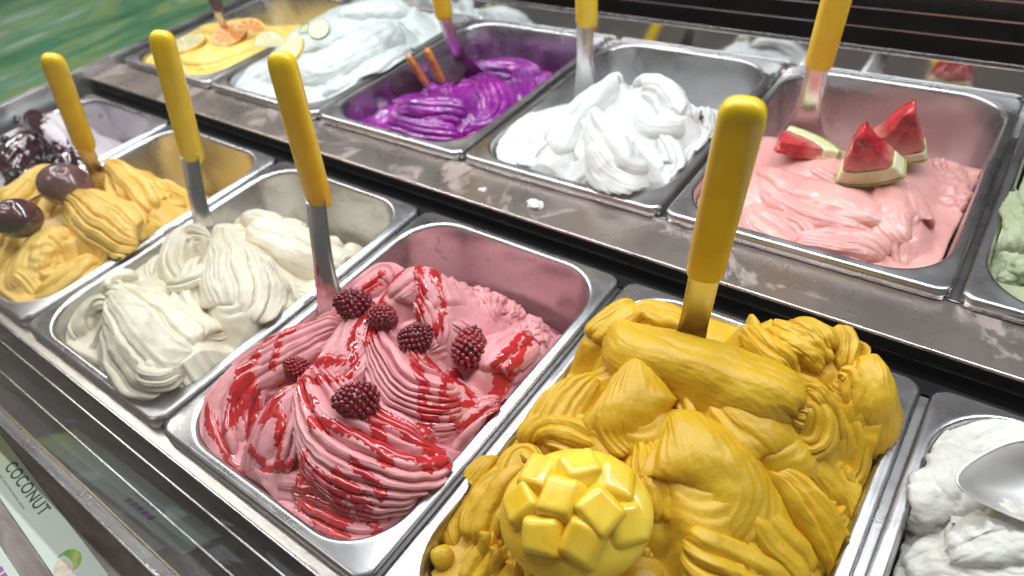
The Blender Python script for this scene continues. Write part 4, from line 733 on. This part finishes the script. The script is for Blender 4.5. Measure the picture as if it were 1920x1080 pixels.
# cut mango half: a dome of flesh turned inside out, the cubes standing apart
def mango():
    M_FL = plain('mango_flesh', (.90, .66, .07), .24, coat=.4, sss=.25, c2=(.82, .50, .02), scale=38, bump=.30, bscale=170)
    cx, cy = MANGO[0]/1000, MANGO[1]/1000
    r = empty('mango_half', pan_origin('F', 4)+Vector((cx, cy, MANGO[2]/1000)), MANGO_ROT)
    tag(r, 'mango half cut into standing cubes on the yellow ice cream', 'mango')
    a, b, c = .048, .041, .027
    bm = bmesh.new(); bmesh.ops.create_uvsphere(bm, u_segments=64, v_segments=32, radius=1)
    for v in bm.verts:
        q = v.co; z = q.z*c if q.z < 0 else q.z*c*.62
        v.co = Vector((q.x*a, q.y*b, z))
    obj('flesh', bm, M_FL, r)
    rs = random.Random(4)
    def cube(u, v, lift, s, tw):
        # cubes fan outwards from the dome's inner centre; thin cuts stay between neighbours
        x, y = u*a*.92, v*b*.92; zz = c*.62*math.sqrt(max(.02, 1-(u*.92)**2-(v*.92)**2))
        nrm = Vector((x/a**2, y/b**2, zz/(c*.8)**2)).normalized()
        rot = nrm.to_track_quat('Z', 'Y').to_matrix().to_4x4()@Matrix.Rotation(tw, 4, 'Z')
        bm = bmesh.new(); bmesh.ops.create_cube(bm, size=1)
        for q in bm.verts:
            k = .68 if q.co.z > 0 else 1.0
            q.co = Vector((q.co.x*s[0]*k, q.co.y*s[1]*k, (q.co.z+.5)*s[2]-.006))
            q.co += Vector((rs.uniform(-1, 1), rs.uniform(-1, 1), rs.uniform(-1, 1)))*.0016
        bmesh.ops.bevel(bm, geom=bm.edges[:]+bm.verts[:], offset=.0042, segments=5, profile=.6, affect='EDGES')
        bmesh.ops.transform(bm, matrix=Matrix.Translation((x, y, zz))@rot, verts=bm.verts)
        obj('flesh_cube', bm, M_FL, r)
    for u, v, s in MANGO_CUBES:
        cube(u, v, 0, s, rs.uniform(-.15, .15)+.7)
mango()

# plums on the orange ice cream
def plum(loc, rad, rot, mat_, label, half=False):
    bm = bmesh.new(); bmesh.ops.create_uvsphere(bm, u_segments=48, v_segments=32, radius=1)
    for v in bm.verts:
        q = v.co.copy(); cr = 1-.07*math.exp(-((q.x)/.10)**2)*(1 if q.y < 0 else 0)     # the seam down one side
        st = 1-.16*math.exp(-((q.x**2+q.y**2)/.03)) if q.z > 0 else 1                    # dimple at the stalk
        tp = 1-.10*q.z
        v.co = Vector((q.x*rad[0]*cr*tp, q.y*rad[1]*cr*tp, q.z*rad[2]*st))
    o = obj('plum', bm, mat_, loc=loc, rot=rot)
    return tag(o, label, 'plum')
M_PL1 = plain('plum_brown_skin', (.24, .12, .115), .2, coat=.7, c2=(.14, .06, .07), scale=45)
M_PL2 = plain('plum_purple_skin', (.055, .010, .032), .16, coat=1, c2=(.13, .02, .04), scale=38)
plum(PLUM1[0], (.032, .027, .024), (.3, .4, .6), M_PL1, 'brownish plum lying behind the ribbed orange scoop')
plum(PLUM2[0], (.027, .024, .022), (.2, .2, .5), M_PL2, 'dark purple plum lying on the orange ice cream')

# black currants on the dark sauce
M_CUR = plain('currant_skin', (.008, .008, .02), .12, coat=1)
for i, (x, y, z, r) in enumerate(CURRANTS):
    bm = bmesh.new(); bmesh.ops.create_uvsphere(bm, u_segments=24, v_segments=16, radius=r/1000)
    for v in bm.verts:
        k = 1+.02*math.sin(v.co.x*900)+(-.18 if v.co.z > r/1000*.93 else 0); v.co *= k
    # dried flower end
    bmesh.ops.create_cone(bm, segments=7, radius1=r/3500, radius2=r/2600, depth=r/2500, cap_ends=True, matrix=Matrix.Translation((0, 0, r/1000*1.02)))
    o = obj('black_currant', bm, M_CUR, loc=pan_origin('F', 0)+Vector((x/1000, y/1000, surface_z('F0', x/1000, y/1000)+r/1000*.45)), rot=(i*.7, i*.4, 0))
    tag(o, 'black currant in the dark sauce on white ice cream', 'currant', 'black currants on the white ice cream')

# watermelon wedges
M_WM = plain('watermelon_flesh', (.56, .045, .055), .24, coat=.35, c2=(.30, .008, .02), scale=70, bump=1.0, bscale=190, sss=.1)
M_PITH = plain('watermelon_pith', (.78, .72, .50), .35, c2=(.62, .62, .34), scale=60, sss=.1)
M_SKIN = plain('watermelon_skin', (.22, .30, .06), .35, c2=(.40, .46, .16), scale=90)
_nt = M_WM.node_tree; _b = _nt.nodes['Principled BSDF']; _src = _b.inputs['Base Color'].links[0].from_socket     # flesh pales towards the rind
_ln = N(_nt, 'ShaderNodeVectorMath', operation='LENGTH'); _nt.links.new(coords(_nt), _ln.inputs[0])
_mr = N(_nt, 'ShaderNodeMapRange'); _mr.inputs['From Min'].default_value = .030; _mr.inputs['From Max'].default_value = .050; _mr.inputs['To Max'].default_value = .75; _nt.links.new(_ln.outputs['Value'], _mr.inputs['Value'])
_mx = N(_nt, 'ShaderNodeMix', data_type='RGBA'); _nt.links.new(_mr.outputs[0], _mx.inputs[0]); _nt.links.new(_src, _mx.inputs[6]); _mx.inputs[7].default_value = (.74, .34, .28, 1); _nt.links.new(_mx.outputs[2], _b.inputs['Base Color'])
def wedge(loc, rot, label, R=.055, ang=48, tk=.020, rind=.30):
    """a slice: a sector of a disc; tip is flesh, then pith, then skin along the arc"""
    r = empty('watermelon_wedge', loc, rot); tag(r, label, 'watermelon', 'watermelon wedges on the pale pink ice cream')
    def ring(r0, r1, name, m, rough, seed):
        nA, nR, nT = 20, 14, 8; V = []; rs = np.random.RandomState(seed)
        bm = bmesh.new(); grid = {}
        for i in range(nA+1):
            a = math.radians(-ang/2+ang*i/nA)
            for j in range(nR+1):
                rr = r0+(r1-r0)*j/nR
                for k in range(nT+1):
                    if 0 < i < nA and 0 < j < nR and 0 < k < nT: continue
                    tt = (k/nT-.5)*tk*(1-.25*(1-rr/R))
                    p = np.array([[rr*math.sin(a), tt, -rr*math.cos(a)]]); nz = (fbm(p*120+seed, 3)[0])*rough
                    grid[i, j, k] = bm.verts.new((p[0, 0]*(1+nz*4), p[0, 1]+nz*(.5 if k in (0, nT) else 0), p[0, 2]+nz))
        def quad(*q):
            vs = [grid[a] for a in q]
            if len(set(vs)) == 4:
                try: bm.faces.new(vs)
                except ValueError: pass
        for i in range(nA):
            for j in range(nR):
                quad((i, j, 0), (i+1, j, 0), (i+1, j+1, 0), (i, j+1, 0)); quad((i, j, nT), (i, j+1, nT), (i+1, j+1, nT), (i+1, j, nT))
        for k in range(nT):
            for j in range(nR):
                quad((0, j, k), (0, j+1, k), (0, j+1, k+1), (0, j, k+1)); quad((nA, j, k), (nA, j, k+1), (nA, j+1, k+1), (nA, j+1, k))
            for i in range(nA):
                quad((i, 0, k), (i, 0, k+1), (i+1, 0, k+1), (i+1, 0, k)); quad((i, nR, k), (i+1, nR, k), (i+1, nR, k+1), (i, nR, k+1))
        bmesh.ops.remove_doubles(bm, verts=bm.verts, dist=1e-5); bmesh.ops.recalc_face_normals(bm, faces=bm.faces)
        o = obj(name, bm, m, r); sm = o.modifiers.new('round', 'SMOOTH'); sm.factor = .5; sm.iterations = 5; md = o.modifiers.new('soft', 'SUBSURF'); md.levels = 1; md.render_levels = 1
    ring(.006, R*(1-rind), 'flesh', M_WM, .0060, int(3+R*100))
    ring(R*(1-rind)-.0004, R*.955, 'pith', M_PITH, .0004, 5)
    ring(R*.955-.0003, R, 'skin', M_SKIN, .0002, 9)
for loc, rot, lab, kw in WEDGES: wedge(loc, rot, lab, **kw)

# citrus slices
def slice_(loc, rot, R, label, name, flesh, peel, half=False, tk=.004, cat='fruit slice', group=None):
    r = empty(name, loc, rot); tag(r, label, cat, group)
    a1 = math.pi if half else 2*math.pi
    def disc(r0, r1, h, m, nm, a0=0, a1=a1, pad=0):
        n = 24; V = []; F = []
        for i in range(n+1):
            a = a0+pad+(a1-a0-2*pad)*i/n
            for rr, zz in ((r0, h/2), (r1, h/2), (r1, -h/2), (r0, -h/2)): V.append((rr*math.cos(a), rr*math.sin(a), zz))
        for i in range(n):
            for j in range(4): F.append((i*4+j, i*4+(j+1) % 4, (i+1)*4+(j+1) % 4, (i+1)*4+j))
        F.append((0, 1, 2, 3)); F.append((n*4+3, n*4+2, n*4+1, n*4))
        return obj(nm, pyd(nm, V, F), m, r, smooth=False)
    disc(R*.93, R, tk, peel, 'peel'); disc(R*.02, R*.93, tk*.85, M_CPITH, 'pith')
    ns = 5 if half else 9
    for i in range(ns):
        disc(R*.10, R*.86, tk*1.02, flesh, 'segment', a1*i/ns, a1*(i+1)/ns, .05)
    return r
M_CPITH = plain('citrus_pith', (.82, .76, .55), .4, sss=.1)
M_ORANGE = plain('orange_flesh', (.85, .27, .03), .2, coat=.5, sss=.2, bump=.4, bscale=500)
M_OPEEL = plain('orange_peel', (.82, .34, .02), .4, bump=.3, bscale=700)
M_LEMON = plain('lemon_flesh', (.80, .74, .42), .2, coat=.5, sss=.2, bump=.4, bscale=500)
M_LPEEL = plain('lemon_peel', (.80, .50, .03), .4, bump=.3, bscale=700)
M_LIME = plain('lime_flesh', (.66, .72, .46), .2, coat=.5, sss=.2, bump=.4, bscale=500)
M_LIPEEL = plain('lime_peel', (.06, .16, .03), .35)
FM = {'orange': (M_ORANGE, M_OPEEL), 'lemon': (M_LEMON, M_LPEEL), 'lime': (M_LIME, M_LIPEEL)}
for fr, loc, rot, R, half, lab in SLICES: slice_(loc, rot, R, lab, fr+'_slice', *FM[fr], half=half)

# crumbs of ice cream fallen on the deck
for i, (x, y, r_, lab) in enumerate(CRUMBS):
    bm = bmesh.new(); bmesh.ops.create_icosphere(bm, subdivisions=4, radius=1); co = np.array([q.co[:] for q in bm.verts]); k = 1+.45*fbm(co*1.7+i*9, 3)
    for q, kk in zip(bm.verts, k): q.co = Vector((q.co.x*r_*kk*1.3, q.co.y*r_*kk, max(q.co.z*r_*kk*.6, -r_*.25)))
    tag(obj('ice_cream_crumb', bm, M_G['B3'], loc=(x, y, BZ-.0114+r_*.25)), lab, 'crumb', 'crumbs of ice cream on the deck')

# candied sticks and dark fruit slices on the purple ice cream
M_STICK = plain('candied_peel', (.66, .24, .05), .25, coat=.6, c2=(.40, .12, .03), scale=160, bump=.3, bscale=300)
M_BEET = plain('dark_fruit_slice', (.035, .004, .022), .5, coat=0, bump=.5, bscale=200, spec=.25)
for loc, tip, lab in STICKS:
    loc, tip = Vector(loc), Vector(tip); d = tip-loc; cent = [d*t for t in (0, .04, .2, .4, .6, .8, .96, 1)]
    ss = [(.0034, .003), (.0046, .0040), (.0052, .0044), (.0050, .0046), (.0053, .0043), (.0050, .0044), (.0044, .0040), (.0030, .0028)]
    cent = [c_+Vector((.0012*math.sin(i*1.7), .001*math.cos(i*2.1), 0)) for i, c_ in enumerate(cent)]
    tag(obj('candied_stick', sweep(cent, ss, 20, .8, Vector((1, .3, 0))), M_STICK, loc=loc), lab, 'candied peel')
for loc, rot, R, lab in BEETS:
    bm = bmesh.new(); bmesh.ops.create_uvsphere(bm, u_segments=40, v_segments=12, radius=1)
    for v in bm.verts:
        a = math.atan2(v.co.y, v.co.x); k = 1+.03*math.sin(5*a)
        v.co = Vector((v.co.x*R*k, v.co.y*R*.85*k, math.copysign(abs(v.co.z)**.4, v.co.z)*.0016+.002*math.sin(a*2)*math.hypot(v.co.x, v.co.y)))
    tag(obj('dark_fruit_slice', bm, M_BEET, loc=loc, rot=rot), lab, 'fruit slice')

# steel scoop in the coconut ice cream
M_SCOOP = steel('scoop_steel', (.86, .84, .82), .45)
def scoop():
    loc, ydir = Vector(SCOOP[0]), SCOOP[1]
    r = empty('ice_cream_scoop', loc, SCOOP[1]); tag(r, 'steel spoon scoop lying in the coarse white ice cream', 'scoop')
    V, F = [], []; nu, nv = 40, 16; ax, ay, dp = .046, .028, .018
    for s, off in ((1, 0), (-1, .0012)):
        for i in range(nv+1):
            q = i/nv
            for j in range(nu):
                a = 2*math.pi*j/nu; pt = 1+.30*max(0, -math.cos(a))**5
                V.append((ax*q*math.cos(a)*pt, ay*q*math.sin(a), -dp*(1-q**2)**.8-(off if s < 0 else 0)))
    n1 = (nv+1)*nu
    for s in (0, 1):
        for i in range(nv):
            for j in range(nu):
                k = (j+1) % nu; f = (s*n1+i*nu+j, s*n1+i*nu+k, s*n1+(i+1)*nu+k, s*n1+(i+1)*nu+j); F.append(f if s == 0 else f[::-1])
    for j in range(nu): k = (j+1) % nu; F.append((nv*nu+j, nv*nu+k, n1+nv*nu+k, n1+nv*nu+j))
    obj('bowl', pyd('bowl', V, F), M_SCOOP, r)
    cent = [Vector((.048+.02*i, 0, .0+.007*i)) for i in range(8)]; obj('handle', sweep(cent, [(.006, .003)]+[(.0055, .0035)]*3+[(.008, .006)]*3+[(.005, .004)], 20, .8, Vector((0, 1, 0))), M_BLADE, r)
scoop()

# ------------------------------------------------------------------ the cabinet
case = empty('display_case', (0, 0, -.14)); tag(case, 'stainless steel ice cream display case with two stepped rows of pans', 'display case')
def part(name, ext, m, bev=0.0):
    o = box(name, ext, m, case, bev); o.location = (0, 0, .14); return o
X0, X1 = -.785, 1.12
# front strip the pans hang on, and the bars of the air grille in front of it
part('front_strip', (X0, X1, -.0088, .0040, -.0150, -.0116), M_TRIM, .0006)
part('middle_strip', (X0, X1, L-.003, .3655, -.0150, -.0116), M_DARK)
for i in range(-2, 5):
    part('pan_bar', ((i+1-3)*P-.0045+P, (i+1-3)*P+.0045+P, .006, L-.005, -.0165, -.0119), M_RAIL, .0006)
for i in range(-2, 5):
    part('rear_pan_bar', ((i+1-3)*P-.0045+P+BX, (i+1-3)*P+.0045+P+BX, BY+.006, BY+L-.005, BZ-.0165, BZ-.0119), M_RAIL, .0006)
def blade_rail(y, z, drop, lean, th=.0016):
    V = [(X0, y-th/2, z), (X0, y+th/2, z), (X0, y+th/2+lean, z-drop), (X0, y-th/2+lean, z-drop)]
    V += [(X1, b, c) for a, b, c in V]
    F = [(0, 1, 2, 3), (7, 6, 5, 4), (0, 4, 5, 1), (1, 5, 6, 2), (2, 6, 7, 3), (3, 7, 4, 0)]
    o = obj('grille_bar', pyd('grille_bar', V, F), M_EDGE, case, smooth=False, loc=(0, 0, .14)); bevel_obj(o, .0004)
for y in (-.0094, -.0228, -.0432): blade_rail(y, -.0117, .004, 0)
# sloping dark sheets between the bars
def sheet(name, y0, z0, y1, z1, m, th=.0012):
    V = [(X0, y0, z0), (X0, y1, z1), (X0, y1, z1-th), (X0, y0, z0-th)]; V += [(X1, b, c) for a, b, c in V]
    F = [(0, 1, 2, 3), (7, 6, 5, 4), (0, 4, 5, 1), (1, 5, 6, 2), (2, 6, 7, 3), (3, 7, 4, 0)]
    return obj(name, pyd(name, V, F), m, case, smooth=False, loc=(0, 0, .14))
sheet('grille_sheet', -.0225, -.0150, -.0100, -.0290, M_FROST)
sheet('grille_sheet', -.0428, -.0150, -.0236, -.0290, M_FROST)
sheet('grille_sheet', -.0640, -.0150, -.0440, -.0240, M_FROST)
part('gold_seam', (X0, X1, -.0655, -.0642, -.0155, -.0125), M_GOLD)
part('front_ledge', (X0, X1, -.30, -.0735, -.075, -.060), M_LEDGE)
part('glass_channel', (X0, X1, -.0735, -.0656, -.075, -.0150), M_RAIL)
# rear row: deck, riser, polished strip, louvres
part('rear_deck', (X0, X1, .3655, BY+.004, BZ-.0150, BZ-.0114), M_DECK, .0008)
part('riser', (X0, X1, .3695, .3745, -.06, BZ-.0153), M_DARK)
part('riser_seam', (X0, X1, .3680, .3694, -.0045, -.0030), M_RAIL)
part('pan_well', (X0, X1, -.0640, .3690, -.150, -.140), M_DARK)
part('rear_strip_back', (X0, X1, BY+L-.003, .7770, BZ-.0150, BZ-.0116), M_DECK)
sheet('polished_strip', .7765, .0150, .7855, .0470, M_MIRROR, .002)
part('bright_edge', (X0, X1, .7848, .7900, .0472, .0489), M_EDGE, .0005)
for i in range(5):
    y, z = .793+.020*i, .049+.0145*i
    s = sheet('louvre', y, z+.001, y+.019, z-.006, M_LOUV, .0015)
    part('louvre_edge', (X0, X1, y-.0011, y+.0003, z+.0002, z+.0019), M_LEDG2)
part('rear_panel', (X0, X1, .900, .905, -.02, .40), M_LOUV)
# end of the case: raised trim and a glass end pane, green panel of the next counter outside it, reflections painted in
part('end_trim', (-.806, -.787, -.30, .905, -.10, .0290), M_DECK2, .001)
part('end_trim_edge', (-.7880, -.7862, -.30, .905, .0255, .0300), M_EDGE, .0004)
part('end_glass', (-.7990, -.7930, -.30, .905, .0292, .50), M_GLASS)
case2 = empty('neighbour_counter', (-1.5, .5, -.6)); tag(case2, 'green counter panel with painted-in reflections beyond the glass end of the case', 'counter')
o = obj('panel', box_bm(-2.6, -.95, -1.2, 2.4, -.62, -.20), M_GREEN, case2, smooth=False); o.location = (1.5, -.5, .6)
# front glass leaning back over the pans
def pane():
    V, F = [], []; n = 2; yb, zb, yt, zt = -.0700, -.0140, .150, .62
    d = Vector((0, yt-yb, zt-zb)).normalized(); nn = Vector((0, -d.z, d.y))*.005
    for x in (X0, X1):
        V += [(x, yb, zb), (x, yt, zt), (x, yt+nn.y, zt+nn.z), (x, yb+nn.y, zb+nn.z)]
    F = [(0, 1, 2, 3), (7, 6, 5, 4), (0, 4, 5, 1), (1, 5, 6, 2), (2, 6, 7, 3), (3, 7, 4, 0)]
    return pyd('front_glass', V, F)
obj('front_glass', pane(), M_GLASS, case, smooth=False, loc=(0, 0, .14))
part('glass_edge', (X0, X1, -.0752, -.0737, -.0580, -.0118), M_EDGE, .0004)

# ------------------------------------------------------------------ flavour cards
def card(loc, rot, label, text, col_txt, wx=.24, wy=.029):
    r = empty('flavour_card', loc, rot); tag(r, label, 'flavour card', 'flavour cards on the front ledge')
    b = box('board', (-wx/2, wx/2, -wy/2, wy/2, 0, .0012), M_CARD, r, .0005)
    if text:
        cu = bpy.data.curves.new('txt', 'FONT'); cu.body = text; cu.size = .0125; cu.align_x = 'CENTER'; cu.extrude = .00008; cu.space_character = 1.12; cu.offset = .00012
        t = bpy.data.objects.new('txt', cu); C.objects.link(t); dg = bpy.context.evaluated_depsgraph_get()
        me = bpy.data.meshes.new_from_object(t.evaluated_get(dg)); bpy.data.objects.remove(t)
        xs = [v.co.x for v in me.vertices]; ys = [v.co.y for v in me.vertices]
        me.transform(Matrix.Translation((-.028, .0060, .0014))@Matrix.Diagonal((.086/(max(xs)-min(xs)), .0105/(max(ys)-min(ys)), 1, 1))@Matrix.Translation((-(max(xs)+min(xs))/2, -(max(ys)+min(ys))/2, 0)))
        obj('lettering', me, col_txt, r, smooth=False)
    return r
k1 = card(CARD1[0], CARD1[1], 'pale green flavour card reading COCONUT on the front ledge', 'COCONUT', M_INK)
def flat(name, pts, z, m, parent):
    n = len(pts); V = [(x, y, z) for x, y in pts]+[(x, y, z-.0003) for x, y in pts]
    F = [tuple(range(n)), tuple(range(2*n-1, n-1, -1))]+[(i, i+n, (i+1) % n+n, (i+1) % n) for i in range(n)]
    return obj(name, pyd(name, V, F), m, parent, smooth=False)
def arc(cx, cy, rx, ry, a0, a1, n=20): return [(cx+rx*math.cos(math.radians(a0+(a1-a0)*i/n)), cy+ry*math.sin(math.radians(a0+(a1-a0)*i/n))) for i in range(n+1)]
flat('printed_husk', arc(.080, -.002, .0125, .0105, 20, 200)+arc(.080, -.003, .0110, .0035, 200, 20), .0016, M_HUSK, k1)
flat('printed_flesh', arc(.084, -.0065, .0120, .0065, 200, 380)+arc(.084, -.0065, .0120, .0050, 20, 200)[1:-1], .0018, M_NUT, k1)
for i, (a, b) in enumerate(((-.066, -.059), (-.057, -.047), (-.045, -.036), (-.034, -.020), (-.018, -.006))):
    flat('small_print', [(a, -.0055), (b, -.0055), (b, -.0040), (a, -.0040)], .0015, M_GREYINK, k1)
k2 = card(CARD2[0], CARD2[1], 'pale green flavour card with purple print on the front ledge', None, None)
for i in range(5):
    x = .022+.0085*i; flat('purple_print', [(x, .001), (x+.0058, .001), (x+.0058, .0085), (x, .0085)], .0016, M_PURPLE, k2)
